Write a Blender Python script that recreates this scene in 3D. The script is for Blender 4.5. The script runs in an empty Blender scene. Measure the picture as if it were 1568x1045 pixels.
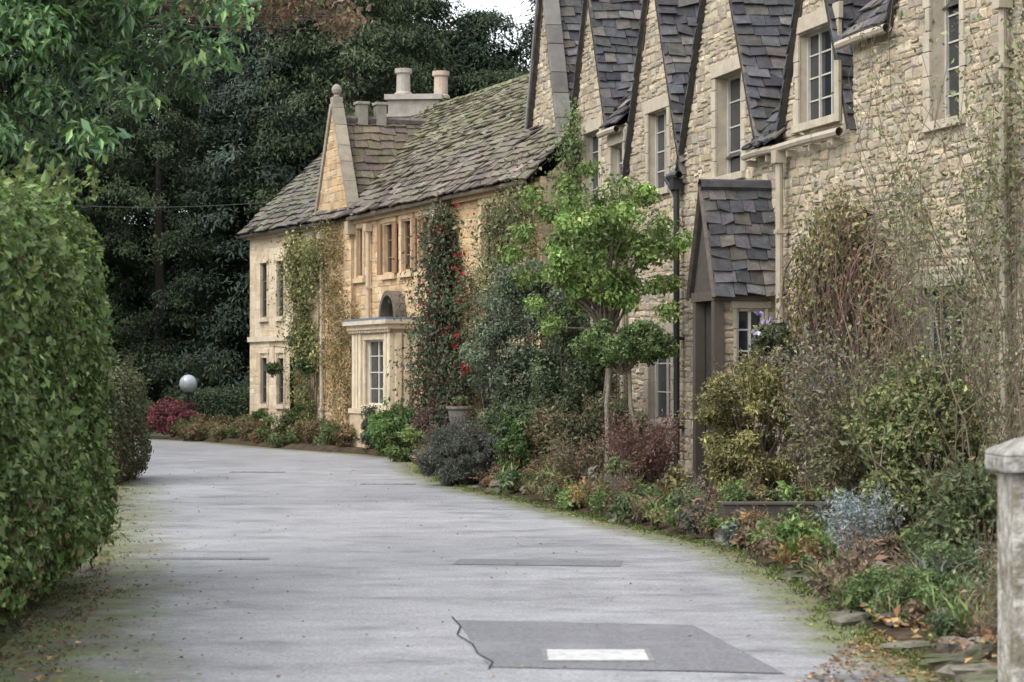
import bpy, math
import numpy as np
rng = np.random.default_rng(11)
sc = bpy.context.scene
Z = np.array([0, 0, 1.0])
def U(v):
    v = np.asarray(v, float)
    return v / (np.linalg.norm(v, axis=-1, keepdims=True) + 1e-9)

# ------------------------------------------------------------ mesh builder
class MB:
    def __init__(s): s.V=[]; s.F=[]; s.C=[]; s.M=[]; s.n=0
    def add(s, V, F, col, mat=0):
        V=np.asarray(V,float).reshape(-1,3); F=np.asarray(F,int).reshape(-1,4)
        s.V.append(V); s.F.append(F+s.n)
        s.C.append(np.broadcast_to(np.asarray(col,float),(len(V),3))); s.M.append(np.full(len(F),mat)); s.n+=len(V)
def build(mb, name, mats, parent=None, smooth=False, bevel=0):
    V=np.concatenate(mb.V); F=np.concatenate(mb.F); C=np.concatenate(mb.C); M=np.concatenate(mb.M)
    me=bpy.data.meshes.new(name)
    me.vertices.add(len(V)); me.vertices.foreach_set("co",V.astype(np.float32).ravel())
    me.loops.add(len(F)*4); me.loops.foreach_set("vertex_index",F.astype(np.int32).ravel())
    me.polygons.add(len(F)); me.polygons.foreach_set("loop_start",(np.arange(len(F))*4).astype(np.int32))
    me.polygons.foreach_set("material_index",M.astype(np.int32))
    me.polygons.foreach_set("use_smooth",np.full(len(F),smooth))
    me.update(calc_edges=True)
    at=me.color_attributes.new("Col","FLOAT_COLOR","POINT")
    at.data.foreach_set("color",np.hstack([np.clip(C,0.002,1),np.ones((len(C),1))]).astype(np.float32).ravel())
    for m in (mats if isinstance(mats,list) else [mats]): me.materials.append(m)
    ob=bpy.data.objects.new(name,me); sc.collection.objects.link(ob)
    if parent: ob.parent=parent
    if bevel:
        b=ob.modifiers.new("bevel","BEVEL"); b.width=bevel; b.segments=2; b.limit_method='ANGLE'
    return ob
def empty(name):
    e=bpy.data.objects.new(name,None); sc.collection.objects.link(e); return e

class Fr:
    def __init__(s,O,u,n): s.O=np.array(O,float); s.u=U(u); s.n=U(n)
    def p(s,a,z,o):
        a=np.asarray(a,float)[...,None]; z=np.asarray(z,float)[...,None]; o=np.asarray(o,float)[...,None]
        return s.O+s.u*a+Z*z+s.n*o
BF=np.array([[0,1,3,2],[4,6,7,5],[0,4,5,1],[2,3,7,6],[0,2,6,4],[1,5,7,3]])
def box(mb,fr,a0,a1,z0,z1,o0,o1,col=(.4,.4,.4),mat=0):
    A=np.array([a0,a0,a0,a0,a1,a1,a1,a1]); Zz=np.array([z0,z0,z1,z1]*2); O=np.array([o0,o1]*4)
    mb.add(fr.p(A,Zz,O),BF,col,mat)
def quad(mb,pts,col,mat=0): mb.add(pts,[[0,1,2,3]],col,mat)
def tube(mb,pts,rad,k=6,col=(.1,.08,.06),mat=0):
    pts=np.asarray(pts,float); n=len(pts); rad=np.broadcast_to(np.asarray(rad,float),(n,))
    T=U(np.gradient(pts,axis=0)); ref=np.where(np.abs(T[:,2:3])>.9,np.array([[1.,0,0]]),np.array([[0,0,1.]]))
    A=U(np.cross(T,ref)); B=np.cross(T,A)
    th=np.arange(k)/k*2*np.pi+np.pi/4
    V=pts[:,None]+rad[:,None,None]*(np.cos(th)[None,:,None]*A[:,None]+np.sin(th)[None,:,None]*B[:,None])
    i=np.arange(n-1)[:,None]*k; j=np.arange(k)[None]; j2=(j+1)%k
    F=np.stack([i+j,i+j2,i+k+j2,i+k+j],-1).reshape(-1,4)
    mb.add(V.reshape(-1,3),F,col,mat)
def lathe(mb,c,prof,k=16,col=(.4,.4,.4),mat=0,jit=0,scale=(1,1),rot=0):
    prof=np.array(prof,float); th=np.arange(k)/k*2*np.pi
    R=prof[:,0][:,None]*np.ones(k); 
    if jit: R=R*(1+jit*rng.standard_normal(R.shape)*.5)
    x=R*np.cos(th)*scale[0]; y=R*np.sin(th)*scale[1]; z=prof[:,1][:,None]*np.ones(k)
    if jit: z=z+jit*.12*rng.standard_normal(z.shape)*prof[:,0].max()
    cr,sr=math.cos(rot),math.sin(rot)
    V=np.stack([c[0]+x*cr-y*sr,c[1]+x*sr+y*cr,c[2]+z],-1).reshape(-1,3)
    n=len(prof); i=np.arange(n-1)[:,None]*k; j=np.arange(k)[None]; j2=(j+1)%k
    mb.add(V,np.stack([i+j,i+j2,i+k+j2,i+k+j],-1).reshape(-1,4),col,mat)
def ball_prof(r,n=9): 
    t=np.linspace(-math.pi/2,math.pi/2,n); return [(max(r*math.cos(a),.001),r*math.sin(a)) for a in t]

# ------------------------------------------------------------ materials
def newmat(name):
    m=bpy.data.materials.new(name); m.use_nodes=True; nt=m.node_tree
    return m,nt,nt.nodes,nt.links,nt.nodes["Principled BSDF"]
def mat_attr(name,rough=.85,nscale=8,nstr=.35,bump=.3,bscale=30,spec=.3,metal=0,stain=None):
    m,nt,N,L,P=newmat(name)
    a=N.new("ShaderNodeAttribute"); a.attribute_name="Col"
    g=N.new("ShaderNodeNewGeometry")
    no=N.new("ShaderNodeTexNoise"); no.inputs["Scale"].default_value=nscale; no.inputs["Detail"].default_value=6; no.inputs["Roughness"].default_value=.65
    L.new(g.outputs["Position"],no.inputs["Vector"])
    r=N.new("ShaderNodeMapRange"); r.inputs["From Min"].default_value=.3; r.inputs["From Max"].default_value=.7
    r.inputs["To Min"].default_value=1-nstr; r.inputs["To Max"].default_value=1+nstr
    L.new(no.outputs["Fac"],r.inputs["Value"])
    mx=N.new("ShaderNodeVectorMath"); mx.operation='MULTIPLY'
    L.new(a.outputs["Color"],mx.inputs[0]); L.new(r.outputs["Result"],mx.inputs[1])
    out=mx.outputs[0]
    if stain:
        n2=N.new("ShaderNodeTexNoise"); n2.inputs["Scale"].default_value=stain[1]; n2.inputs["Detail"].default_value=8; n2.inputs["Roughness"].default_value=.7
        L.new(g.outputs["Position"],n2.inputs["Vector"])
        r2=N.new("ShaderNodeMapRange"); r2.inputs["From Min"].default_value=stain[2]; r2.inputs["From Max"].default_value=stain[2]+.12; r2.inputs["To Max"].default_value=stain[3]
        L.new(n2.outputs["Fac"],r2.inputs["Value"])
        m2=N.new("ShaderNodeMix"); m2.data_type='RGBA'; m2.inputs[7].default_value=(*stain[0],1)
        L.new(r2.outputs["Result"],m2.inputs[0]); L.new(out,m2.inputs[6]); out=m2.outputs[2]
    L.new(out,P.inputs["Base Color"])
    P.inputs["Roughness"].default_value=rough; P.inputs["Specular IOR Level"].default_value=spec; P.inputs["Metallic"].default_value=metal
    if bump:
        nb=N.new("ShaderNodeTexNoise"); nb.inputs["Scale"].default_value=bscale; nb.inputs["Detail"].default_value=5
        L.new(g.outputs["Position"],nb.inputs["Vector"])
        b=N.new("ShaderNodeBump"); b.inputs["Strength"].default_value=bump; b.inputs["Distance"].default_value=.02
        L.new(nb.outputs["Fac"],b.inputs["Height"]); L.new(b.outputs["Normal"],P.inputs["Normal"])
    return m
def mat_leaf(name,rough=.5,spec=.3,trans=.25):
    m,nt,N,L,P=newmat(name)
    a=N.new("ShaderNodeAttribute"); a.attribute_name="Col"
    L.new(a.outputs["Color"],P.inputs["Base Color"]); P.inputs["Roughness"].default_value=rough; P.inputs["Specular IOR Level"].default_value=spec
    t=N.new("ShaderNodeBsdfTranslucent"); L.new(a.outputs["Color"],t.inputs["Color"])
    mx=N.new("ShaderNodeMixShader"); mx.inputs[0].default_value=trans
    L.new(P.outputs[0],mx.inputs[1]); L.new(t.outputs[0],mx.inputs[2]); L.new(mx.outputs[0],N["Material Output"].inputs["Surface"])
    return m
M_stone=mat_attr("rubble_stone",.9,14,.2,.6,45,.15,stain=((.15,.135,.11),1.5,.57,.5))
M_ash=mat_attr("dressed_stone",.85,5,.2,.3,40,.25,stain=((.20,.16,.12),2.2,.58,.5))
M_mortar=mat_attr("lime_mortar",.95,12,.25,.6,50,.1)
M_slate=mat_attr("stone_slate",.75,10,.4,.5,40,.35,stain=((.19,.20,.17),6,.63,.6))
M_mossy=mat_attr("mossy_stone_slate",.85,10,.35,.5,40,.25,stain=((.15,.155,.085),3.2,.54,.55))
M_paint=mat_attr("painted_trim",.5,6,.15,.05,30,.4)
M_bark=mat_attr("bark",.9,20,.4,0,60,.2)
M_leaf=mat_leaf("leaf"); M_leafg=mat_leaf("glossy_leaf",.42,.35,.22)
def mat_needles():
    m,nt,N,L,P=newmat("dark_needles"); a=N.new("ShaderNodeAttribute"); a.attribute_name="Col"; L.new(a.outputs["Color"],P.inputs["Base Color"]); P.inputs["Roughness"].default_value=.7; P.inputs["Specular IOR Level"].default_value=.12; return m
M_leafd=mat_needles()
M_soil=mat_attr("soil_and_litter",.95,7,.6,1,25,.1)
M_rock=mat_attr("edging_rock",.9,9,.4,.7,25,.2,stain=((.07,.09,.03),4,.46,.8))
def mat_glass():
    m,nt,N,L,P=newmat("window_glass"); P.inputs["Base Color"].default_value=(.02,.025,.03,1); P.inputs["Roughness"].default_value=.08
    P.inputs["Specular IOR Level"].default_value=.6
    g=N.new("ShaderNodeNewGeometry"); n=N.new("ShaderNodeTexNoise"); n.inputs["Scale"].default_value=3; L.new(g.outputs["Position"],n.inputs["Vector"])
    b=N.new("ShaderNodeBump"); b.inputs["Strength"].default_value=.15; b.inputs["Distance"].default_value=.05; L.new(n.outputs["Fac"],b.inputs["Height"]); L.new(b.outputs["Normal"],P.inputs["Normal"])
    return m
M_glass=mat_glass()

# ------------------------------------------------------------ foliage helpers
def jitcol(pal,n,var=.22,hue=.05):
    pal=np.array(pal,float); c=pal[rng.integers(0,len(pal),n)]
    return c*np.exp(var*rng.standard_normal((n,1)))*(1+hue*rng.standard_normal((n,3)))
def leaves(mb,P,N,size,asp,cols,jit=.6,droop=0,mat=0,T=None):
    n=len(P); N=U(U(N)+jit*rng.standard_normal((n,3)))
    if T is None:
        T=rng.standard_normal((n,3)); T[:,2]-=droop*1.5
    T=U(T-N*np.sum(T*N,1,keepdims=True)); S=np.cross(N,T)
    sz=(size*np.exp(.25*rng.standard_normal(n)))[:,None]; w=sz*asp*.5
    b=P; tip=P+T*sz-N*sz*.12
    l=P+T*sz*.45+S*w+N*sz*.08; r=P+T*sz*.45-S*w+N*sz*.08
    V=np.stack([b,l,tip,r],1).reshape(-1,3); F=np.arange(n*4).reshape(-1,4)
    mb.add(V,F,np.repeat(cols,4,axis=0),mat)
def rdir(n): return U(rng.standard_normal((n,3)))
def clumpy(mb,c,rad,K,cr,nper,size,asp,pal,var=.22,cvar=.25,jit=.6,droop=0,low=-1,flat=.8,mat=0,rmin=.45,centers=None):
    if centers is None:
        c=np.array(c,float); rad=np.array(rad,float)
        D=rdir(K); D[:,2]=np.where(D[:,2]<low,-D[:,2],D[:,2])
        C=c+D*rad*(rmin+(1-rmin)*rng.random((K,1))**.6)*.92
    else: C=np.array(centers,float); K=len(C)
    for k in range(K):
        r=cr*rng.uniform(.6,1.35); D=rdir(nper); R=r*rng.random((nper,1))**.45
        P=C[k]+D*R*np.array([1,1,flat])
        f=math.exp(cvar*rng.standard_normal())
        leaves(mb,P,D+np.array([0,0,.5]),size,asp,jitcol(pal,nper,var)*f,jit,droop,mat)
    return C
def limbs(mb,base,C,r0,r1=.01,col=(.10,.08,.06),sag=.1,every=1,k=5,mat=1):
    base=np.array(base,float)
    for c in C[::every]:
        t=np.linspace(0,1,6)[:,None]; m=np.array([base[0]*.6+c[0]*.4,base[1]*.6+c[1]*.4,base[2]*.35+c[2]*.65])
        P=(1-t)**2*base+2*t*(1-t)*m+t**2*c; P[1:-1]+=rng.standard_normal((4,3))*sag*.3
        tube(mb,P,np.linspace(r0,r1,6),k,col,mat)
def bush(name,c,rx,ry,h,K,cr,nper,size,asp,pal,z0=0,mats=None,sprigs=0,**kw):
    mb=MB(); C=clumpy(mb,(c[0],c[1],z0+h*.5),(rx,ry,h*.5),K,cr,nper,size,asp,pal,**kw)
    limbs(mb,(c[0],c[1],z0-.02),C,.02,.005,every=2,k=4)
    for _ in range(sprigs):
        d=rdir(1)[0]; d[2]=abs(d[2])+.25; d=U(d); b=np.array((c[0],c[1],z0+h*.5))+d*np.array((rx,ry,h*.5))*.8; L_=rng.uniform(.12,.4)*min(1,h)
        t=np.linspace(0,1,5)[:,None]; e=b+U(d+np.array([0,0,.6])+.3*rng.standard_normal(3))*L_; Q=b*(1-t)+e*t; tube(mb,Q,.004,3,(.1,.08,.05),1)
        m=14; q=rng.random((m,1)); leaves(mb,b*(1-q)+e*q+.02*rng.standard_normal((m,3)),rdir(m)+Z*.5,size,asp,jitcol(pal,m,.25),.5)
    return build(mb,name,mats or [M_leaf,M_bark])
def twiggy(mb,c,h,spread,ns,nl,size,asp,pal,tcol=(.09,.06,.045),r=.008,lean=(0,0),curl=.12,start=.2,droop=0,lj=.05):
    for i in range(ns):
        th=rng.uniform(0,2*math.pi); s=spread*math.sqrt(rng.random()); hh=h*rng.uniform(.6,1.05)
        b=np.array([c[0],c[1],c[2]])+np.array([math.cos(th),math.sin(th),0])*s*.25
        e=np.array([c[0]+math.cos(th)*s+lean[0],c[1]+math.sin(th)*s+lean[1],c[2]+hh])
        n=9; t=np.linspace(0,1,n)[:,None]; P=b*(1-t)+e*t
        P+=np.cumsum(rng.standard_normal((n,3)),0)*curl*h/ n*np.array([1,1,.5]); P[:,2]-=droop*(t[:,0]**3)*h
        P[:,2]=np.maximum(P[:,2],.02)
        tube(mb,P,np.linspace(r,r*.3,n),3,tcol,1)
        if nl:
            q=rng.uniform(start,1,nl)*(n-1); i0=np.minimum(q.astype(int),n-2); f=(q-i0)[:,None]
            L=P[i0]*(1-f)+P[i0+1]*f+rng.standard_normal((nl,3))*lj
            leaves(mb,L,rdir(nl)+np.array([0,0,.6]),size,asp,jitcol(pal,nl,.25),.5,.2)
def tuft(mb,c,h,n,w,pal,spread=1.):
    D=rdir(n); D[:,2]=np.abs(D[:,2])*1.0+.5; D[:,:2]*=spread; T=U(D)
    P=np.array(c)+rng.standard_normal((n,3))*np.array([.04,.04,0])
    S=U(np.cross(T,Z)+1e-3); sz=(h*rng.uniform(.5,1.1,n))[:,None]
    m=P+T*sz*.55; tip=P+T*sz*np.array([1.25,1.25,.75])
    V=np.stack([P,m+S*w,tip,m-S*w],1).reshape(-1,3)
    mb.add(V,np.arange(n*4).reshape(-1,4),np.repeat(jitcol(pal,n),4,axis=0),0)

def hedge(name,c,half,n,size,asp,pal,ramp=0,amp=.1,p=5.,shoots=0,glossy=True,depth=.07,brown=0):
    c=np.array(c,float); half=np.array(half,float)
    A=np.array([half[1]*half[2],half[0]*half[2],half[0]*half[1]]); ax=rng.choice(3,n,p=A/A.sum())
    q=rng.uniform(-1,1,(n,3)); q[np.arange(n),ax]=rng.choice([-1,1],n)
    q/= (np.sum(np.abs(q)**p,1,keepdims=True))**(1/p)
    Nn=U(np.sign(q)*np.abs(q)**(p-1)/half)
    P=q*half
    def bumpf(X):
        return (np.sin(X[:,0]*4.1+X[:,2]*3.3)+np.sin(X[:,1]*3.7+X[:,2]*2.1+1)+np.sin(X[:,1]*8.3-X[:,2]*7.1)*.6+np.sin(X[:,1]*1.3+X[:,2]*5.3+2)+np.sin(X[:,1]*14+X[:,2]*17)*.35)/3
    bm=bumpf(P)
    P=P+Nn*(amp*bm-np.abs(rng.standard_normal(n))*depth+.03*rng.standard_normal(n))[:,None]
    P[:,2]+=ramp*q[:,1]*(q[:,2]+1)/2
    P=P+c; P[:,2]=np.maximum(P[:,2],.03)
    mb=MB(); cl=np.exp(.16*np.sin(P[:,1]*6+P[:,2]*5)+.14*np.sin(P[:,1]*17+P[:,2]*13))[:,None]
    cols=jitcol(pal,n,.3)*cl
    if brown:
        k=(rng.random(n)<brown*np.clip(1.2-P[:,2],0.05,1)); cols[k]=jitcol([(.2,.12,.05),(.14,.09,.05)],k.sum(),.25)
    leaves(mb,P,Nn+np.array([0,0,.45]),size,asp,cols,.6,.15)
    k=24; vs=[];hh=half-.18
    th=np.linspace(0,2*math.pi,k,endpoint=False)
    prof=[(.05,-1),(.8,-1),(1,-.8),(1,.6),(.8,.9),(.05,.97)]
    for r,zz in prof:
        cx=np.cos(th);cy=np.sin(th);l=(np.abs(cx)**p+np.abs(cy)**p)**(1/p)
        yq=cy/l*r
        vs.append(np.stack([c[0]+cx/l*r*hh[0],c[1]+yq*hh[1],c[2]+zz*hh[2]+ramp*yq*(zz+1)/2],-1))
    V=np.concatenate(vs); i=np.arange(len(prof)-1)[:,None]*k;j=np.arange(k)[None];j2=(j+1)%k
    mb.add(V,np.stack([i+j,i+j2,i+k+j2,i+k+j],-1).reshape(-1,4),(.03,.04,.018),1)
    if shoots:
        for _ in range(shoots):
            y=rng.uniform(-1,1); b=c+np.array([rng.uniform(-.6,.9)*half[0],y*half[1],half[2]*.97+ramp*y])
            e=b+np.array([rng.normal()*.08,rng.normal()*.08,rng.uniform(.08,.28)])
            tube(mb,[b,(b+e)/2,e],.004,3,(.08,.07,.03),1); m=8
            t=rng.random((m,1)); leaves(mb,b*(1-t)+e*t,rdir(m),size*1.1,asp,jitcol(pal,m,.2),.5)
    return build(mb,name,[M_leafg if glossy else M_leaf,M_bark])

# ------------------------------------------------------------ building helpers
def region_spans(lf,rf,z,ops,pad=0):
    sp=[(lf(z),rf(z))]
    for o in ops:
        if o[2]-pad<z<o[3]+pad:
            ns=[]
            for s,e in sp:
                if o[1]+pad<=s or o[0]-pad>=e: ns.append((s,e)); continue
                if o[0]-pad>s: ns.append((s,o[0]-pad))
                if o[1]+pad<e: ns.append((o[1]+pad,e))
            sp=ns
    return sp
def panel(mb,fr,lf,rf,z0,z1,ops,col,mat=0,o=0.):
    zs=sorted(set([z0,z1]+[v for q in ops for v in (q[2],q[3]) if z0<v<z1]))
    for za,zb in zip(zs[:-1],zs[1:]):
        zm=(za+zb)/2; act=[q for q in ops if q[2]<zm<q[3] and q[1]>lf(zm) and q[0]<rf(zm)]
        act.sort(); cur_a,cur_b=lf(za),lf(zb)
        for q in act:
            if q[0]>max(cur_a,cur_b): quad(mb,fr.p([cur_a,q[0],q[0],cur_b],[za,za,zb,zb],[o]*4),col,mat)
            cur_a=cur_b=q[1]
        quad(mb,fr.p([cur_a,rf(za),rf(zb),cur_b],[za,za,zb,zb],[o]*4),col,mat)
def stones(mb,fr,lf,rf,z0,z1,ops,pal,rh=(.07,.15),rw=(.09,.32),prot=(.006,.024),var=.12,pad=.0,mat=0,gap=.006,jc=.009,wav=.02):
    z=z0; L=[]
    while z<z1-.04:
        h=min(rng.uniform(*rh),z1-z); zm=z+h/2
        for s,e in region_spans(lf,rf,zm,ops,pad):
            a=s
            while a<e-.03:
                w=rng.uniform(*rw)
                if e-(a+w)<rw[0]*.7: w=e-a
                dz=rng.normal()*.007+wav*math.sin(a*1.7+z*2.3)*(z0+.2<z<z1-.25)
                if h>.11 and rng.random()<.3:
                    q=rng.uniform(.35,.65)
                    L.append((a,a+w,z+dz,z+h*q+dz)); L.append((a,a+w,z+h*q+dz,z+h+dz))
                else: L.append((a,a+w,z+dz,z+h+dz))
                a+=w
        z+=h
    L=np.array(L); n=len(L)
    if n==0: return
    a0,a1,b0,b1=(L[:,0]+gap,L[:,1]-gap,L[:,2]+gap,L[:,3]-gap)
    pr=rng.uniform(*prot,n); bv=np.minimum(.018,(b1-b0)*.25)
    ja=jc*rng.standard_normal((n,4)); jb=jc*rng.standard_normal((n,4))
    def ring(ia,o,j):
        A=np.stack([a0+ia,a1-ia,a1-ia,a0+ia],1)+ja+j*rng.standard_normal((n,4)); B=np.stack([b0+ia,b0+ia,b1-ia,b1-ia],1)+jb+j*rng.standard_normal((n,4))
        return fr.p(A,B,np.broadcast_to(np.asarray(o)[:,None],(n,4))+j*.6*rng.standard_normal((n,4)))
    R0=ring(0*bv,0*pr-.003,0);R1=ring(0*bv,pr*.5,.002);R2=ring(bv,pr,.005)
    V=np.concatenate([R0,R1,R2],1).reshape(-1,3)
    f=[]
    for r in (0,4):
        for i in range(4): f.append([r+i,r+(i+1)%4,r+4+(i+1)%4,r+4+i])
    f.append([8,9,10,11]); F=(np.array(f)[None]+np.arange(n)[:,None,None]*12).reshape(-1,4)
    mb.add(V,F,np.repeat(jitcol(pal,n,var,.012),12,axis=0),mat)
def tiles(mb,P0,u,s,L,S,e,cf,w=(.2,.42),th=.028,mat=0,clip=None,proud=.05,under=True,taper=0):
    P0=np.array(P0,float);u=U(u);s=U(s);nn=U(np.cross(u,s)); nn=nn if nn[2]>0 else -nn
    if under: quad(mb,[P0-nn*.03,P0+u*L-nn*.03,P0+u*L+s*S-nn*.03,P0+s*S-nn*.03],(.05,.045,.04),mat)
    rows=[];y=0;ee=e
    while y<S-.02:
        a=-rng.uniform(0,.2)
        while a<L:
            ww=rng.uniform(*w); x0=max(a,0);x1=min(a+ww,L)
            if x1-x0>.05: rows.append((x0+.004,x1-.004,y-.03+.015*rng.standard_normal(),min(y+ee+.05,S)))
            a+=ww
        y+=ee; ee=max(ee*(1-taper),e*.55)
    R=np.array(rows);n=len(R)
    C=P0+u*((R[:,0]+R[:,1])/2)[:,None]+s*((R[:,2]+R[:,3])/2)[:,None]
    if clip is not None: k=clip(C); R=R[k];C=C[k];n=len(R)
    cols=cf(C)
    lo=proud+.012*rng.standard_normal(n); 
    V=[]
    tl=.012*rng.standard_normal(n)
    for xa,sg in ((R[:,0],-1),(R[:,1],1)):
        for q,(ya,h) in enumerate(((R[:,2],lo),(R[:,3],np.full(n,.008)))):
            for t in (0,th):
                V.append(P0+u*xa[:,None]+s*(ya+(tl*sg if q==0 else 0))[:,None]+nn*(h+t+tl*sg*.6)[:,None])
    V=np.stack(V,1).reshape(-1,3)
    mb.add(V,(BF[None]+np.arange(n)[:,None,None]*8).reshape(-1,4),np.repeat(cols,8,axis=0),mat)
def window(mt,mg,mp,fr,a0,a1,z0,z1,nm=1,rows=2,dep=.2,scol=(.45,.38,.28),fcol=(.5,.49,.45),sur=.13,lint=.2,stone_m=False):
    A,B=a0,a1
    for pts in ([(A,z0,0),(A,z1,0),(A,z1,-dep),(A,z0,-dep)],[(B,z0,0),(B,z1,0),(B,z1,-dep),(B,z0,-dep)],[(A,z0,0),(B,z0,0),(B,z0,-dep),(A,z0,-dep)],[(A,z1,0),(B,z1,0),(B,z1,-dep),(A,z1,-dep)]):
        p=np.array(pts); quad(mt,fr.p(p[:,0],p[:,1],p[:,2]),scol)
    g=dep-.03
    quad(mg,fr.p([A,B,B,A],[z0,z0,z1,z1],[-g]*4),(.03,.03,.03))
    f=.04
    box(mp,fr,A,A+f,z0,z1,-g+.002,-g+.04,fcol);box(mp,fr,B-f,B,z0,z1,-g+.002,-g+.04,fcol)
    box(mp,fr,A+f,B-f,z0,z0+f,-g+.002,-g+.038,fcol);box(mp,fr,A+f,B-f,z1-f,z1,-g+.002,-g+.038,fcol)
    for i in range(1,nm+1):
        c=A+(B-A)*i/(nm+1)
        if stone_m: box(mt,fr,c-.04,c+.04,z0+.001,z1-.001,-g+.003,-.05,scol)
        else: box(mp,fr,c-.018,c+.018,z0+f,z1-f,-g+.003,-g+.035,fcol)
    for i in range(1,rows+1):
        c=z0+(z1-z0)*i/(rows+1); box(mp,fr,A+f,B-f,c-.01,c+.01,-g+.004,-g+.02,fcol)
    if sur:
        box(mt,fr,A-sur-.04,B+sur+.04,z1,z1+lint,-.02,.045,scol)
        box(mt,fr,A-sur-.02,B+sur+.02,z0-.1,z0,-.02,.075,scol)
        zz=z0
        while zz<z1-.01:
            h=min(rng.uniform(.18,.34),z1-zz); 
            if z1-zz-h<.1: h=z1-zz
            for (e0,e1) in ((A-sur*rng.uniform(.8,1.5),A),(B,B+sur*rng.uniform(.8,1.5))):
                box(mt,fr,e0,e1,zz+.003,zz+h-.003,-.02,.035,np.array(scol)*rng.uniform(.85,1.1))
            zz+=h
def gutter(mp,fr,a0,a1,z,col,o=.16,r=.055):
    tube(mp,[fr.p(a0,z,o),fr.p((a0+a1)/2,z+.01,o),fr.p(a1,z,o)],r,8,col)
def downpipe(mp,fr,a,z0,z1,col,r=.04,o=.1,gz=None,hop=True):
    tube(mp,[fr.p(a,z0,o),fr.p(a,z1,o)],r,8,col)
    if hop: box(mp,fr,a-.09,a+.09,z1,z1+.16,o-.07,o+.08,col)
    zz=z0+.8
    while zz<z1-.2: box(mp,fr,a-.06,a+.06,zz,zz+.05,o-.095,o+.055,col); zz+=1.3

creamp=(.36,.315,.24)
# ============================================================ HOUSE C : gabled row
palC=[(.37,.31,.22),(.42,.355,.255),(.32,.27,.195),(.39,.32,.22),(.30,.265,.21),(.45,.39,.29),(.34,.295,.23)]
MC=(.33,.28,.205)
FC=Fr((5.63,22,0),(-.233,1,0),(-1,-.233,0))
def colC(C):
    n=len(C); return jitcol([(.062,.062,.068),(.082,.079,.080),(.052,.052,.056),(.10,.09,.08)],n,.28,.03)
cot=empty("gabled_stone_cottage")
ms,mm,mt,mg,mp,mr=MB(),MB(),MB(),MB(),MB(),MB()
gables=[(8.15,1.25,4.62,7.4),(12.0,1.78,4.62,8.1),(15.2,1.55,4.62,8.0),(18.95,1.2,5.6,8.15),(22.1,1.5,5.0,8.7),(3.9,1.75,5.6,8.9)]
wins=[(7.45,8.75,4.75,5.9,2,3,False),(11.0,12.15,4.35,5.75,1,3,False),(14.5,15.5,4.4,5.6,1,3,False),(18.35,19.35,4.4,5.65,1,3,False),(21.7,22.5,4.5,5.7,1,2,False),(16.95,17.65,4.45,5.3,1,2,False),
 (3.75,4.55,4.35,6.1,1,5,False),(3.7,4.85,1.45,2.55,1,2,False),(5.6,6.5,1.0,2.2,1,2,False),(14.3,15.5,.9,2.2,1,2,False),(17.9,19.3,1.0,2.3,2,2,False),(11.4,12.9,1.0,2.3,2,2,False),(7.0,8.3,1.0,2.3,2,2,False),
 (21.2,22.4,1.0,2.3,2,2,False),(.8,1.9,1.3,2.5,1,2,False)]
ops=[w[:4] for w in wins]
k1=lambda v:(lambda z:v)
SEC=((-4,6.9,5.6),(6.9,16.78,4.62),(16.78,20.3,5.6),(20.3,23.7,5.0))
for (a0,a1,zt) in SEC:
    sub=[o for o in ops if o[1]>a0 and o[0]<a1]
    panel(mm,FC,k1(a0),k1(a1),0,zt,sub,MC); stones(ms,FC,k1(a0),k1(a1),.0,zt,sub,palC,pad=.02)
for c,w,zb,zp in gables:
    lf=lambda z,c=c,w=w,zb=zb,zp=zp:c-max(w*(zp-z)/(zp-zb),.01); rf=lambda z,c=c,w=w,zb=zb,zp=zp:c+max(w*(zp-z)/(zp-zb),.01)
    sub=[o for o in ops if o[3]>zb and o[1]>c-w and o[0]<c+w and o[3]>3]
    panel(mm,FC,lf,rf,zb,zp,sub,MC); stones(ms,FC,lf,rf,zb,zp-.15,sub,palC,pad=.02,wav=0)
    hl=math.hypot(w,zp-zb)
    for sg in (-1,1):
        sv=U(-sg*FC.u*w+Z*(zp-zb)); P0=FC.p(c+sg*w,zb,.10)-sv*.1
        tiles(mr,P0,-FC.n,sv,3.6,hl+.08,.17,colC,w=(.18,.36))
        tube(mr,[FC.p(c+sg*(w+.02),zb-.03,.05),FC.p(c,zp,.05)],.04,4,(.20,.16,.12))
    if c>20:
        for sg in (-1,1):
            sv=U(-sg*FC.u*w+Z*(zp-zb)); nrm=U(np.cross(sv,FC.n)); nrm=nrm if nrm[2]>0 else -nrm; O_=FC.p(c+sg*(w+.05),zb-.05,0); s0=0
            while s0<hl:
                s1=min(s0+rng.uniform(.35,.6),hl+.06); P=[]
                for s_ in (s0,s1-.01):
                    for q in (.02,.12+.01*rng.random()):
                        for o in (-.16,.12): P.append(O_+sv*s_+nrm*q+FC.n*o)
                mt.add(np.array(P),BF,np.array((.17,.16,.145))*rng.uniform(.75,1.2)); s0=s1
    for k in range(9): tube(mr,[FC.p(c,zp+.07,.12-k*.42),FC.p(c,zp+.07,.12-(k+1)*.42+.02)],.09,6,(.11,.10,.085))
for w in wins: window(mt,mg,mp,FC,*w[:4],nm=w[4],rows=w[5],stone_m=w[6],scol=(.40,.35,.27) if w[3]>3 else (.34,.30,.24),fcol=(.42,.40,.36),dep=.16 if w[2]!=4.35 else .22)
def clipC(C):
    a=(C-FC.O)@FC.u; k=np.ones(len(C),bool)
    for c,w,zb,zp in gables: k&=~(np.abs(a-c)<w*(1-(C[:,2]-zb)/(zp-zb))-.05)
    return k
th=math.radians(50)
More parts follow.
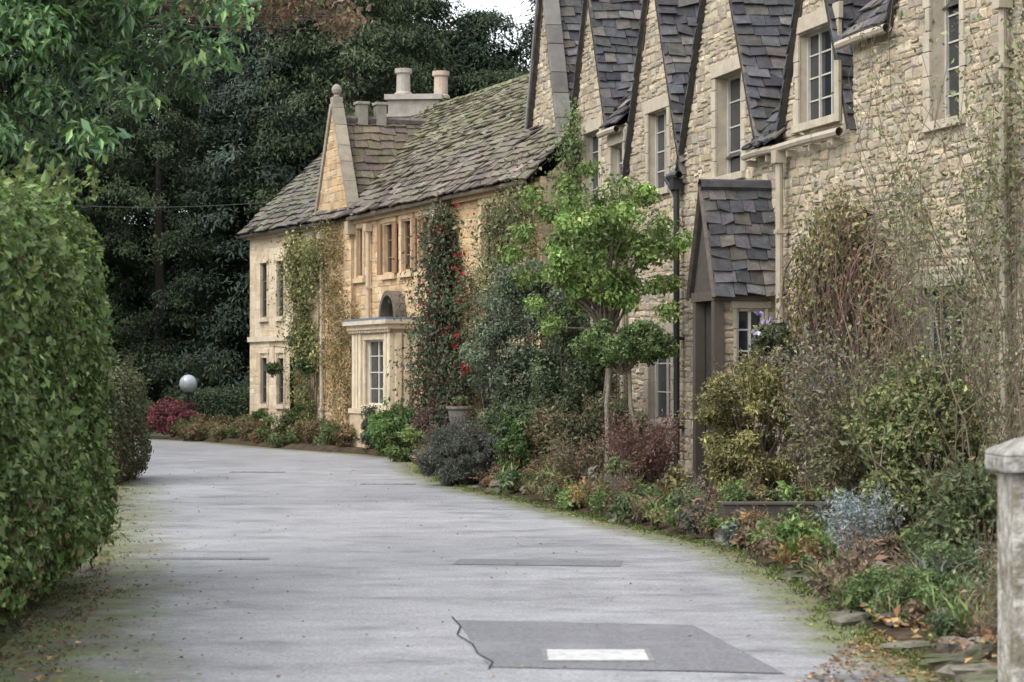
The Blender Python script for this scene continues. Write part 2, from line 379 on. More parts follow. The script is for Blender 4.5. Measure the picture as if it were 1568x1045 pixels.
for (a0,a1,ze,dz) in ((6.9,16.78,4.62,3.7),(16.78,20.3,5.6,2.72),(20.3,23.7,5.0,3.32),(-4,6.9,5.6,3.7)):
    sv=U(-FC.n*math.cos(th)+Z*math.sin(th)); tiles(mr,FC.p(a0,ze,.10)-sv*.02,FC.u,sv,a1-a0,dz/math.sin(th),.2,colC,clip=clipC,under=False)
    q0=FC.p(a0,ze,-.12); q1=FC.p(a1,ze,-.12); S_=dz/math.sin(th)-.2; quad(mr,[q0,q1,q1+sv*S_,q0+sv*S_],(.05,.045,.04))
    sv2=U(FC.n*math.cos(th)+Z*math.sin(th)); tiles(mr,FC.p(a0,ze,-6.2),FC.u,sv2,a1-a0,dz/math.sin(th)-.1,.3,colC)
for (a0,a1,zt) in SEC: box(mm,FC,a0,a1,0,zt-.05,-6.1,-.3,(.30,.26,.21))
for (a,ze) in ((-4,5.55),(23.7,4.95),(6.9,5.55)):
    for i in range(12):
        z0=ze+i*.28;z1=z0+.28;h0=3.0*(1-i/12.3);h1=3.0*(1-(i+1)/12.3)
        quad(mm,FC.p([a]*4,[z0,z0,z1,z1],[-3.1-h0,-3.1+h0,-3.1+h1,-3.1-h1]),(.30,.26,.21))
quad(mm,FC.p([-4]*4,[0,0,5.58,5.58],[-.3,0,0,-.3]),MC)
for (a,z0,z1) in ((6.9,4.5,5.6),(16.78,4.5,5.58),(20.3,4.9,5.58),(23.7,0,5.0)): quad(mm,FC.p([a]*4,[z0,z0,z1,z1],[-.3,0,0,-.3]),MC)
FE=Fr(FC.p(6.9,0,0)+FC.u*.003,-FC.n,FC.u); stones(ms,FE,k1(0),k1(1.2),4.7,5.5,[],palC,wav=0)
FE=Fr(FC.p(16.78,0,0)-FC.u*.003,-FC.n,-FC.u); panel(mm,FE,k1(0),k1(1.2),4.6,5.58,[],MC); stones(ms,FE,k1(0),k1(1.2),4.7,5.5,[],palC,wav=0)
gutter(mp,FC,9.35,10.5,4.5,creamp); gutter(mp,FC,6.95,9.35,4.49,creamp); gutter(mp,FC,5.45,7.0,5.52,creamp); gutter(mp,FC,13.45,13.95,4.5,(.03,.03,.032)); gutter(mp,FC,16.8,17.85,5.5,creamp)
downpipe(mp,FC,9.15,0,4.3,creamp,.05,.14); downpipe(mp,FC,7.05,4.62,5.35,creamp,.05,.14,hop=False); downpipe(mp,FC,13.7,0,4.3,(.025,.027,.03),.045,.12)
downpipe(mp,FC,2.5,0,5.3,creamp,.045,.1); downpipe(mp,FC,20.4,0,4.3,creamp,.04,.1); downpipe(mp,FC,16.7,0,4.4,creamp,.04,.1)
tube(mp,[FC.p(14.1,4.5,.16),FC.p(13.85,4.35,.15),FC.p(13.7,4.2,.12)],.04,6,(.025,.027,.03))
for a in np.arange(7.2,10.5,.8): box(mp,FC,a,a+.04,4.36,4.44,.0,.16,creamp)
sv=U(-FC.n*.75+Z*.66); tiles(mr,FC.p(9.3,4.58,.14)-sv*.02,FC.u,sv,1.1,.9,.17,colC,w=(.18,.3),proud=.06)
# porch
c0,hw,pj=9.9,.55,.95
FP=Fr(FC.p(9.5,0,0),FC.n,-FC.u)
pw=[(.22,.6,1.35,2.45)]
panel(mm,FP,k1(0),k1(.78),0,2.62,pw,MC); stones(ms,FP,k1(0.06),k1(.78),0,2.62,pw,palC,pad=.01,wav=0)
window(mt,mg,mp,FP,*pw[0],nm=1,rows=3,scol=(.36,.32,.25),sur=.04,lint=.1,dep=.1)
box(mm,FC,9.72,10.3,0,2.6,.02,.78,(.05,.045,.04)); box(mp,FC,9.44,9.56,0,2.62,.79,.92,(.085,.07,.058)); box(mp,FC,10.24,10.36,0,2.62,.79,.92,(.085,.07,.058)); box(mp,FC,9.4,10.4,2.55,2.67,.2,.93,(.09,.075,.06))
for sg in (-1,1):
    sv=U(-sg*FC.u*hw+Z*1.38); tiles(mr,FC.p(c0+sg*hw,2.62,0),FC.n,sv,pj,math.hypot(hw,1.38),.17,colC,w=(.16,.3))
    tube(mr,[FC.p(c0+sg*(hw+.02),2.58,pj+.01),FC.p(c0,4.02,pj+.01)],.035,4,(.11,.09,.07))
tube(mr,[FC.p(c0,4.06,0),FC.p(c0,4.06,pj+.02)],.09,6,(.06,.06,.065))
for i in range(10):
    z0=2.62+i*.138;h0=hw*(1-i/10.2);h1=hw*(1-(i+1)/10.2)
    quad(mm,FC.p([c0-h0,c0+h0,c0+h1,c0-h1],[z0,z0,z0+.138,z0+.138],[pj-.06]*4),(.08,.07,.06))
build(mm,"mortar_walls",M_mortar,cot); build(ms,"wall_stones",M_stone,cot); build(mt,"window_surrounds",M_ash,cot,bevel=.008)
build(mg,"window_glass",M_glass,cot); build(mp,"frames_and_pipes",M_paint,cot); build(mr,"slate_roof",M_slate,cot)

# ============================================================ HOUSE B : long manor wing
palB=[(.55,.375,.205),(.60,.43,.25),(.49,.34,.19),(.57,.435,.275),(.48,.36,.225)]
FB=Fr((.3,42,0),(-.348,.9375,0),(-.9375,-.348,0))
man=empty("stone_manor_house")
ms,mm,mt,mg,mp,mr=MB(),MB(),MB(),MB(),MB(),MB()
winsB=[(1.6,2.4,3.65,4.7,1,2),(5.3,6.1,3.65,4.72,1,2),(6.6,7.2,3.65,4.72,0,2),(7.7,8.4,3.65,4.72,1,2),(9.9,10.35,3.65,4.72,1,2),(1.5,2.7,.9,2.2,1,2),(4.1,5.2,.9,2.2,1,2),(9.7,10.3,.9,2.2,1,2)]
opB=[w[:4] for w in winsB]
kb=dict(rh=(.12,.21),rw=(.18,.48),prot=(.004,.013),var=.08,gap=.004,jc=.004,wav=0)
panel(mm,FB,k1(-.6),k1(13.4),0,5.0,opB,(.48,.35,.21)); stones(ms,FB,k1(-.6),k1(13.4),0,5.0,opB,palB,pad=.02,**kb)
for w in winsB: window(mt,mg,mp,FB,*w[:4],nm=w[4],rows=w[5],scol=(.58,.44,.28),stone_m=False,fcol=(.28,.17,.10),sur=.12,dep=.12)
for (a0,a1) in ((5.0,5.26),(6.14,6.38),(7.42,7.66),(8.44,8.68)): box(mp,FB,a0,a1,3.66,4.7,.054,.085,(.30,.18,.10))
def colB(C):
    n=len(C); m=.5+.5*np.sin(C[:,0]*1.9+C[:,2]*2.2)*np.sin(C[:,1]*1.3+C[:,2]*1.7)
    f=np.clip((C[:,2]-5.3)/1.6,0,1)*.6+.35*m-.12+.2*rng.standard_normal(n); f=np.clip(f,0,1)[:,None]
    return jitcol([(.15,.122,.105),(.12,.10,.09),(.17,.14,.12)],n,.18,.02)*(1-f)+jitcol([(.15,.15,.085),(.17,.17,.095),(.13,.135,.08)],n,.15,.02)*f
def colA(C): return jitcol([(.13,.115,.10),(.10,.09,.08),(.15,.135,.10),(.13,.13,.09)],len(C),.18,.02)
th=math.radians(43.5)
sv=U(-FB.n*math.cos(th)+Z*math.sin(th)); tiles(mr,FB.p(-.6,5.0,.22)-sv*.05,FB.u,sv,14.3,3.9,.22,colB,w=(.2,.46),taper=.03)
sv2=U(FB.n*math.cos(th)+Z*math.sin(th)); tiles(mr,FB.p(-.6,5.0,-5.6),FB.u,sv2,14.3,3.8,.3,colB)
ridz=5.0+3.85*math.sin(th)-.03; ro=.22-3.85*math.cos(th)
for k in range(33): tube(mr,[FB.p(-.6+k*.43,ridz+.03+.01*rng.normal(),ro),FB.p(-.6+k*.43+.41,ridz+.03+.01*rng.normal(),ro)],.09,6,np.array((.18,.185,.105))*rng.uniform(.75,1.2))
box(mm,FB,-.6,13.4,0,4.96,-5.5,-.3,(.42,.34,.24)); quad(mm,FB.p([-.6]*4,[0,0,5,5],[-.3,0,0,-.3]),(.45,.36,.25))
for a in (-.6,13.4):
    for i in range(10):
        z0=4.96+i*.255;h0=2.6*(1-i/10.2);h1=2.6*(1-(i+1)/10.2); quad(mm,FB.p([a]*4,[z0,z0,z0+.255,z0+.255],[-2.65-h0,-2.65+h0,-2.65+h1,-2.65-h1]),(.45,.36,.25))
gutter(mp,FB,-.5,10.4,4.93,(.22,.17,.13),.2,.05); downpipe(mp,FB,9.3,0,4.6,(.52,.42,.3),.045,.09); downpipe(mp,FB,4.75,2,4.6,(.50,.43,.33),.045,.09); tube(mp,[FB.p(4.75,4.7,.12),FB.p(4.6,4.9,.2)],.04,6,(.5,.43,.33))
box(mt,FB,-.5,10.4,4.82,4.9,.02,.1,(.55,.40,.23))
c,w,zb,zp=11.9,1.4,4.9,7.5
lf=lambda z:c-max(w*(zp-z)/(zp-zb),.01); rf=lambda z:c+max(w*(zp-z)/(zp-zb),.01)
FG=Fr(FB.p(0,0,.1),FB.u,FB.n)
box(mm,FG,c-w,c+w,0,zb,-.2,0,(.48,.36,.23)); stones(ms,FG,k1(c-w),k1(c+w),0,zb,[],palB,**kb)
panel(mm,FG,lf,rf,zb,zp,[],(.48,.36,.23)); stones(ms,FG,lf,rf,zb,zp-.1,[],np.array(palB)*.85,**kb)
zr=7.2
for sg in (-1,1):
    sv=U(-sg*FB.u*w+Z*(zr-zb)); tiles(mr,FB.p(c+sg*w,zb-.05,.0),-FB.n,sv,3.2,math.hypot(w,zr-zb),.2,lambda C:colA(C)*np.array((1,.88,.85)))
    sv=U(-sg*FB.u*w+Z*(zp-zb)); hl=math.hypot(w,zp-zb)
    nrm=U(np.cross(sv,FB.n)); nrm=nrm if nrm[2]>0 else -nrm
    O_=FG.p(c+sg*(w+.05),zb-.05,0); s0=0
    while s0<hl:
        s1=min(s0+rng.uniform(.4,.7),hl+.08); P=[]
        for s_ in (s0,s1-.01):
            for q in (-.02,.10+.015*rng.random()):
                for o in (-.2,.05): P.append(O_+sv*s_+nrm*q+FB.n*o)
        mt.add(np.array(P),BF,np.array((.27,.235,.18))*rng.uniform(.8,1.15)); s0=s1
    box(mt,FG,c+sg*w-.14,c+sg*w+.14,zb-.3,zb-.02,-.2,.12,(.40,.33,.24))
tube(mr,[FB.p(c,zr+.02,-.1),FB.p(c,zr+.02,-3.1)],.09,6,(.13,.11,.1))
fp=FG.p(c,zp+.05,-.08); box(mt,FG,c-.11,c+.11,zp+.0,zp+.2,-.19,.03,(.27,.24,.19)); lathe(mt,fp,[(.05,.13),(.08,.17),(.05,.2),(.10,.25),(.115,.32),(.09,.39),(.04,.43),(.005,.44)],12,(.25,.23,.19))
for o in (-.55,-.98):
    box(mt,FB,c-.13,c+.13,zr-.1,zr+.36,o-.11,o+.11,(.24,.22,.18)); box(mt,FB,c-.16,c+.16,zr+.36,zr+.42,o-.14,o+.14,(.27,.25,.21))
# bay window
b0,b1,bo=6.2,8.8,.52
FY=Fr(FB.p(0,0,bo),FB.u,FB.n); bw=[(6.75,8.0,.98,2.3)]
panel(mt,FY,k1(b0),k1(b1),0,2.5,bw,(.62,.51,.35)); window(mt,mg,mp,FY,*bw[0],nm=1,rows=3,scol=(.62,.52,.37),fcol=(.6,.58,.52),sur=.1,lint=.1,dep=.13)
for (p0,p1) in ((b0,b0+.2),(b0+.26,b0+.38),(8.18,8.35),(8.42,8.55),(8.6,b1)): box(mt,FY,p0,p1,.9,2.42,.002,.07,(.64,.54,.39))
box(mt,FY,b0-.05,b1+.05,0,.8,.0021,.1,(.52,.41,.27)); box(mt,FY,b0-.07,b1+.07,.8,.9,.0022,.13,(.56,.46,.33))
for a in (b0,b1):
    FS=Fr(FB.p(a,0,0),FB.n,FB.u*(-1 if a==b0 else 1)); panel(mt,FS,k1(0),k1(bo),0,2.5,[],(.60,.49,.34))
    for q in (.03,.2,.36): box(mt,FS,q,q+.11,.92,2.42,.002,.06,(.64,.54,.39))
    box(mt,FS,0,bo,0,.9,.0023,.06,(.52,.41,.27))
box(mt,FB,b0-.12,b1+.12,2.5,2.6,.0,bo+.15,(.58,.48,.35)); box(mt,FB,b0-.18,b1+.18,2.6,2.68,.0,bo+.22,(.55,.47,.35)); box(mp,FB,b0-.16,b1+.16,2.681,2.73,.0,bo+.2,(.14,.18,.23))
for k in range(18): box(mt,FB,b0-.08+k*.158,b0-.01+k*.158,2.44,2.5,bo+.08,bo+.13,(.54,.46,.34))
ac,rr=7.45,.48; t=np.linspace(0,math.pi,13)
for i in range(12):
    pts=FB.p(ac+np.array([0,rr*math.cos(t[i]),rr*math.cos(t[i+1]),0]),2.74+np.array([0,rr*math.sin(t[i]),rr*math.sin(t[i+1]),0]),np.array([.05]*4)); quad(mm,pts,(.04,.035,.03))
    P=[]
    for r_ in (rr-.02,rr+.08):
        for tt in (t[i],t[i+1]):
            for o in (.0,.26): P.append(FB.p(ac+r_*math.cos(tt),2.74+r_*math.sin(tt),o))
    mm.add(np.array(P),BF,(.15,.125,.10))
build(mm,"mortar_walls",M_mortar,man); build(ms,"wall_stones",M_ash,man); build(mt,"dressed_stone_bay_and_coping",M_ash,man)
build(mg,"window_glass",M_glass,man); build(mp,"frames_and_pipes",M_paint,man); build(mr,"stone_slate_roof",M_mossy,man)

# ============================================================ HOUSE A : far cottage
FA=Fr((-3.9,53.2,0),(-.418,.908,0),(-.908,-.418,0)); LA=5.84
far=empty("cream_stone_cottage")
ms,mm,mt,mg,mp,mr=MB(),MB(),MB(),MB(),MB(),MB()
wA=[(4.5,5.0,2.95,4.25,0,2),(3.3,3.8,2.95,4.25,0,2),(4.5,5.0,.9,2.1,0,2),(3.3,3.8,.9,2.1,0,2),(1.2,1.8,3.3,4.3,1,2)]
opA=[w[:4] for w in wA]+[(2.2,2.95,.0,2.05)]
palA=[(.60,.49,.35),(.56,.45,.31),(.63,.54,.40)]
ka=dict(rh=(.18,.28),rw=(.3,.6),prot=(.003,.007),var=.05,gap=.002,jc=.002,wav=0)
panel(mm,FA,k1(0),k1(LA),0,5,opA,(.58,.47,.32)); stones(ms,FA,k1(0),k1(LA),0,5,opA,palA,pad=.01,**ka)
for w in wA: window(mt,mg,mp,FA,*w[:4],nm=w[4],rows=w[5],scol=(.60,.51,.38),fcol=(.16,.14,.11),sur=.06,lint=.1,dep=.1)
box(mp,FA,2.2,2.95,0,2.05,-.18,-.12,(.14,.07,.04)); box(mt,FA,0,LA,2.38,2.5,.012,.07,(.60,.51,.39)); box(mt,FA,0,LA,4.85,5.0,.012,.09,(.57,.44,.28))
FAe=Fr(FA.p(LA,0,0),-FA.n,FA.u); panel(mm,FAe,k1(0),k1(5.2),0,5,[],(.6,.5,.37)); stones(ms,FAe,k1(0),k1(5.2),0,5,[],palA,**ka)
for i in range(10):
    z0=5+i*.245;h0=2.6*(1-i/10.2);h1=2.6*(1-(i+1)/10.2); quad(mm,FAe.p([2.6-h0,2.6+h0,2.6+h1,2.6-h1],[z0,z0,z0+.245,z0+.245],[0]*4),(.6,.5,.37))
box(mm,FA,0,LA-.01,0,4.95,-5.2,-.3,(.5,.42,.3))
th=math.radians(43)
sv=U(-FA.n*math.cos(th)+Z*math.sin(th)); tiles(mr,FA.p(-1.2,5,.2)-sv*.05,FA.u,sv,LA+1.35,3.8,.22,colA,w=(.2,.46),taper=.03)
sv2=U(FA.n*math.cos(th)+Z*math.sin(th)); tiles(mr,FA.p(-1.2,5,-5.4),FA.u,sv2,LA+1.35,3.75,.3,colA)
gutter(mp,FA,0,LA+.1,4.93,(.1,.09,.085),.2,.045); downpipe(mp,FA,.6,0,4.6,(.5,.45,.36),.04,.09)
lp=FA.p(2.0,2.25,.3); tube(mp,[FA.p(2.0,2.5,.02),FA.p(2.0,2.6,.2),FA.p(2,2.5,.3)],.015,5,(.02,.02,.02)); lathe(mp,lp,[(.03,-.02),(.07,0),(.1,.2),(.11,.21),(.02,.28)],6,(.05,.05,.05))
FH=Fr((-2.15,56.15,0),(1,-.1,0),(.1,1,0)); 
box(mt,FH,-.68,.5,6.3,7.95,-.4,.4,(.30,.28,.24)); box(mt,FH,-.74,.56,7.55,7.62,-.46,.46,(.33,.31,.27)); box(mt,FH,-.76,.58,7.95,8.07,-.48,.48,(.36,.33,.29)); box(mt,FH,.5,.78,6.3,7.85,-.3,.3,(.30,.28,.24))
for q in (-.38,.50):
    lathe(mt,FH.p(q,8.07 if q<0 else 8.0,0),[(.21,0),(.21,.07),(.165,.1),(.155,.5),(.2,.54),(.2,.64),(.13,.64),(.12,.45)],14,(.44,.35,.27) if q>0 else (.36,.33,.29))
build(mm,"mortar_walls",M_mortar,far); build(ms,"ashlar",M_ash,far); build(mt,"trim_and_chimney",M_ash,far); build(mg,"window_glass",M_glass,far); build(mp,"frames_and_pipes",M_paint,far); build(mr,"stone_slate_roof",M_slate,far)

# ============================================================ GROUND, ROAD, BED
def mat_ground():
    m,nt,N,L,P=newmat("woodland_ground"); g=N.new("ShaderNodeNewGeometry"); n=N.new("ShaderNodeTexNoise"); n.inputs["Scale"].default_value=1.5; n.inputs["Detail"].default_value=10
    L.new(g.outputs["Position"],n.inputs["Vector"]); r=N.new("ShaderNodeValToRGB"); r.color_ramp.elements[0].position=.35; r.color_ramp.elements[0].color=(.05,.04,.028,1); r.color_ramp.elements[1].position=.65; r.color_ramp.elements[1].color=(.07,.085,.03,1)
    L.new(n.outputs["Fac"],r.inputs[0]); L.new(r.outputs[0],P.inputs["Base Color"]); P.inputs["Roughness"].default_value=.95
    b=N.new("ShaderNodeBump"); b.inputs["Distance"].default_value=.05; L.new(n.outputs["Fac"],b.inputs["Height"]); L.new(b.outputs[0],P.inputs["Normal"]); return m
mb=MB(); quad(mb,[(-600,-200,0),(600,-200,0),(600,900,0),(-600,900,0)],(.05,.05,.03)); build(mb,"ground",mat_ground())
Yr=[0,12.55,14.4,17.8,21.8,24.5,27.9,33.8,39,45.6,48.5,52,57.5,60]; Xr=[2.6,2.36,2.16,2.2,2.04,1.43,.72,-.58,-1.41,-1.9,-3.1,-4.97,-7.36,-9.2]
Yl=[0,12.5,18,26,34,38,42,46,50,62]; Xl=[-2.9,-2.8,-3.4,-4.7,-5.9,-6.8,-9,-12,-16,-16]
def xr(y): return np.interp(y,Yr,Xr)
def xl(y): return np.interp(y,Yl,Xl)
def mat_road():
    m,nt,N,L,P=newmat("worn_tarmac"); g=N.new("ShaderNodeNewGeometry"); a=N.new("ShaderNodeAttribute"); a.attribute_name="Col"
    def noise(s,d=6,vs=None,rg=.6):
        n=N.new("ShaderNodeTexNoise"); n.inputs["Scale"].default_value=s; n.inputs["Detail"].default_value=d; n.inputs["Roughness"].default_value=rg
        if vs:
            mp_=N.new("ShaderNodeMapping"); mp_.inputs["Scale"].default_value=vs; L.new(g.outputs["Position"],mp_.inputs["Vector"]); L.new(mp_.outputs[0],n.inputs["Vector"])
        else: L.new(g.outputs["Position"],n.inputs["Vector"])
        return n
    n1=noise(1.6,14,(.6,1.1,1),.82); r=N.new("ShaderNodeValToRGB"); e=r.color_ramp.elements
    e[0].position=.36;e[0].color=(.14,.14,.148,1);e[1].position=.63;e[1].color=(.39,.39,.405,1)
    em=e.new(.47); em.color=(.275,.275,.287,1)
    L.new(n1.outputs["Fac"],r.inputs[0])
    n2=noise(45,4,None,.75); mr_=N.new("ShaderNodeMapRange"); mr_.inputs["From Min"].default_value=.3;mr_.inputs["From Max"].default_value=.7;mr_.inputs["To Min"].default_value=.5;mr_.inputs["To Max"].default_value=1.5; L.new(n2.outputs["Fac"],mr_.inputs["Value"])
    n5=noise(.35,5,(1,.7,1),.6); m5=N.new("ShaderNodeMapRange"); m5.inputs["From Min"].default_value=.35;m5.inputs["From Max"].default_value=.65;m5.inputs["To Min"].default_value=.85;m5.inputs["To Max"].default_value=1.1; L.new(n5.outputs["Fac"],m5.inputs["Value"])
    mm_=N.new("ShaderNodeMath"); mm_.operation='MULTIPLY'; L.new(mr_.outputs[0],mm_.inputs[0]); L.new(m5.outputs[0],mm_.inputs[1])
    v=N.new("ShaderNodeVectorMath"); v.operation='MULTIPLY'; L.new(r.outputs[0],v.inputs[0]); L.new(mm_.outputs[0],v.inputs[1])
    sp=N.new("ShaderNodeSeparateColor"); L.new(a.outputs["Color"],sp.inputs[0])
    n3=noise(1.6,10,None,.75); ad=N.new("ShaderNodeMath"); ad.operation='ADD'; L.new(sp.outputs[0],ad.inputs[0]); L.new(n3.outputs["Fac"],ad.inputs[1])
    mk=N.new("ShaderNodeMapRange"); mk.inputs["From Min"].default_value=.68;mk.inputs["From Max"].default_value=1.05;mk.inputs["To Max"].default_value=.92; L.new(ad.outputs[0],mk.inputs["Value"])
    n4=noise(2.2,6,None,.7); r4=N.new("ShaderNodeValToRGB"); r4.color_ramp.elements[0].position=.44; r4.color_ramp.elements[0].color=(.13,.115,.085,1); r4.color_ramp.elements[1].position=.52; r4.color_ramp.elements[1].color=(.13,.16,.045,1); L.new(n4.outputs["Fac"],r4.inputs[0])
    v4=N.new("ShaderNodeVectorMath"); v4.operation='MULTIPLY'; L.new(r4.outputs[0],v4.inputs[0]); L.new(mr_.outputs[0],v4.inputs[1])
    mx=N.new("ShaderNodeMix"); mx.data_type='RGBA'; L.new(mk.outputs[0],mx.inputs[0]); L.new(v.outputs[0],mx.inputs[6]); L.new(v4.outputs[0],mx.inputs[7])
    L.new(mx.outputs[2],P.inputs["Base Color"])
    rr=N.new("ShaderNodeMapRange"); rr.inputs["From Min"].default_value=.35; rr.inputs["From Max"].default_value=.65; rr.inputs["To Min"].default_value=.28; rr.inputs["To Max"].default_value=.7; L.new(n1.outputs["Fac"],rr.inputs["Value"])
    rm=N.new("ShaderNodeMix"); rm.data_type='FLOAT'; L.new(mk.outputs[0],rm.inputs[0]); L.new(rr.outputs[0],rm.inputs[2]); rm.inputs[3].default_value=.95; L.new(rm.outputs[0],P.inputs["Roughness"])
    P.inputs["Specular IOR Level"].default_value=.5
    b=N.new("ShaderNodeBump"); b.inputs["Strength"].default_value=.7; b.inputs["Distance"].default_value=.014; L.new(n2.outputs["Fac"],b.inputs["Height"]); L.new(b.outputs[0],P.inputs["Normal"])
    return m
M_road=mat_road()
ys=np.linspace(0,60,241); nx=40; t=np.linspace(0,1,nx)
X=xl(ys)[:,None]*(1-t)+xr(ys)[:,None]*t; Yg=np.broadcast_to(ys[:,None],X.shape)
dl=X-xl(ys)[:,None]; dr=xr(ys)[:,None]-X; wl=np.clip(1-dl/1.6,0,1)*np.clip((50-Yg)/8,0,1); wr=np.clip(1-dr/.8,0,1); ed=np.maximum(wl,wr)*.75
i=np.arange(len(ys)-1)[:,None]*nx; j=np.arange(nx-1)[None]
mb=MB(); mb.add(np.stack([X,Yg,np.full(X.shape,.004)],-1).reshape(-1,3),np.stack([i+j,i+j+1,i+nx+j+1,i+nx+j],-1).reshape(-1,4),np.stack([ed.ravel()]*3,-1)); build(mb,"road",M_road)
ys=np.linspace(8,59,180); mb=MB(); nx=8; t=np.linspace(0,1,nx)
xw=np.where(ys<42,10.76-.233*ys,np.where(ys<54,.3-.371*(ys-42),-4.2-.46*(ys-54)))+.05
xw=np.maximum(xw,xr(ys)+.25)
X=(xr(ys)+.02)[:,None]*(1-t)+xw[:,None]*t; Zz=.02+.08*np.clip(t*6,0,1)[None]+.03*rng.random(X.shape); Zz[:,0]=.005
i=np.arange(len(ys)-1)[:,None]*nx; j=np.arange(nx-1)[None]
mb.add(np.stack([X,np.broadcast_to(ys[:,None],X.shape),Zz],-1).reshape(-1,3),np.stack([i+j,i+j+1,i+nx+j+1,i+nx+j],-1).reshape(-1,4),(.065,.048,.032)); build(mb,"flower_bed_soil",M_soil)
def flat(pts,z): return [(p[0],p[1],z) for p in pts]
M_patch=mat_attr("tarmac_patch",.6,45,.5,.4,80,.4,stain=((.24,.24,.25),1.1,.52,.6))
mb=MB(); quad(mb,flat([(-.12,13.2),(1.45,12.9),(1.15,15.4),(-.36,15.7)],.008),(.165,.165,.175)); quad(mb,flat([(-.5,20.3),(.9,20.1),(.95,20.7),(-.45,20.9)],.008),(.17,.17,.18)); quad(mb,flat([(-3.2,20.9),(-2.1,20.8),(-2.1,21.05),(-3.2,21.15)],.008),(.19,.19,.2)); build(mb,"road_patch",M_patch)
mb=MB()
pts=np.array([(-.40,15.9),(-.33,15.3),(-.34,14.8),(-.24,14.3),(-.2,13.8),(-.11,13.4),(-.13,13.1)])
for a,b in zip(pts[:-1],pts[1:]): quad(mb,flat([a,a+[.010,0],b+[.010,0],b],.012),(.06,.06,.06))
pts=np.array([(-.13,13.15),(.1,13.12),(.6,13.0),(.9,13.02),(1.45,12.87)])
for a,b in zip(pts[:-1],pts[1:]): quad(mb,flat([a,a+[0,.012],b+[0,.012],b],.012),(.10,.10,.10))
build(mb,"road_crack",mat_attr("dark_crack_line",.9,20,.3,0,30,.1))  # thin dark strips trace the crack and the patch's near edge
W=Fr((0,0,0),(1,0,0),(0,1,0))
mb=MB(); box(mb,W,.2,.76,.001,.016,13.42,13.95,(.50,.50,.485)); 
for q in (.17,.76): box(mb,W,q,q+.03,.001,.018,13.39,13.98,(.22,.22,.22))
box(mb,W,.2,.76,.001,.018,13.39,13.419,(.22,.22,.22)); box(mb,W,.2,.76,.001,.018,13.951,13.98,(.22,.22,.22)); build(mb,"manhole_cover",mat_attr("cast_cover",.6,18,.3,.4,60,.4))
for (x,y,w,d) in ((1.55,12.35,.5,.5),(-4.6,39.3,.9,.3),(-2.2,35,.8,.25)):
    mb=MB(); box(mb,W,x,x+w,.001,.008,y,y+d,(.15,.15,.155))
    for k in range(5): box(mb,W,x+.04+k*w/5.2,x+.04+k*w/5.2+.02,.002,.012,y+.04,y+d-.04,(.09,.09,.09))
    build(mb,"drain_cover",M_slate)

mb=MB(); y=11.2
while y<40:
    L_=rng.uniform(.2,.55); x=xr(y)+rng.normal()*.07+.14
    ang=math.atan2(1,(xr(y+.5)-xr(y))*2)+rng.normal()*.2
    c_=np.array((.17,.155,.125))*rng.uniform(.6,1.15)
    if rng.random()<(.8 if y<19 else .5):
        hh=rng.uniform(.6,1.7); lathe(mb,(x,y,.0),[(.01,-.04),(.10,-.03),(.115,.03*hh),(.10,.052*hh),(.005,.056*hh)],7,c_,jit=.4,scale=(L_*4.0,1.0+.5*(y<19)),rot=ang)
    y+=L_*.95 if rng.random()<.8 else L_*2
for _ in range(40):
    y=rng.uniform(12,34); x=xr(y)+rng.uniform(.2,.8); s=rng.uniform(.4,1.1); lathe(mb,(x,y,.10),[(.01,-.06),(.10*s,-.05),(.125*s,.0),(.1*s,.05*s),(.005,.07*s)],7,np.array((.2,.18,.15))*rng.uniform(.6,1.2),jit=.35,scale=(rng.uniform(.8,1.6),1),rot=rng.uniform(0,3))
build(mb,"rock_edging",M_rock,smooth=False)

palL=[(.28,.14,.06),(.22,.12,.06),(.34,.24,.10),(.16,.10,.06),(.26,.2,.11)]
mb=MB(); n=3600; y=8+40*rng.random(n)**1.5; side=rng.random(n)<.5
off=np.abs(rng.standard_normal(n))
x=np.where(side,xl(y)+off*.5,xr(y)-off*.16); 
leaves(mb,np.stack([x,y,np.full(n,.012)],-1),np.tile(Z,(n,1)),.03,.7,jitcol(palL,n,.35),.22)
n=3600; y=10+34*rng.random(n)**1.3; x=xr(y)+rng.random(n)*1.5; leaves(mb,np.stack([x,y,np.full(n,.14)],-1),np.tile(Z,(n,1)),.055,.7,jitcol(palL,n,.35),.35)
n=2200; y=11+4*rng.random(n); x=xr(y)-1.2*rng.random(n)**1.6*np.clip((15-y)/3,0,1)+.1; leaves(mb,np.stack([x,y,np.full(n,.014)],-1),np.tile(Z,(n,1)),.03,.7,jitcol(palL,n,.35),.3)
n=350; y=10+35*rng.random(n); x=xl(y)+(xr(y)-xl(y))*rng.random(n); leaves(mb,np.stack([x,y,np.full(n,.012)],-1),np.tile(Z,(n,1)),.027,.7,jitcol(palL,n,.3),.2)
n=2200; y=9+26*rng.random(n); x=xl(y)-rng.random(n)*1.0+.4; leaves(mb,np.stack([x,y,np.full(n,.012)],-1),np.tile(Z,(n,1)),.038,.7,jitcol(palL[:4],n,.35)*.8,.3)
build(mb,"fallen_leaves",M_leaf)
mb=MB()
for _ in range(900):
    y=10+28*rng.random(); x=xl(y)+rng.normal()*.3-.05; tuft(mb,(x,y,.005),.04,12,.005,[(.10,.14,.04),(.12,.13,.05)])
for _ in range(420):
    y=12+28*rng.random(); x=xr(y)-abs(rng.normal())*.1+.05; tuft(mb,(x,y,.005),.06,14,.006,[(.12,.17,.04),(.1,.13,.04)])
build(mb,"verge_grass",M_leaf)

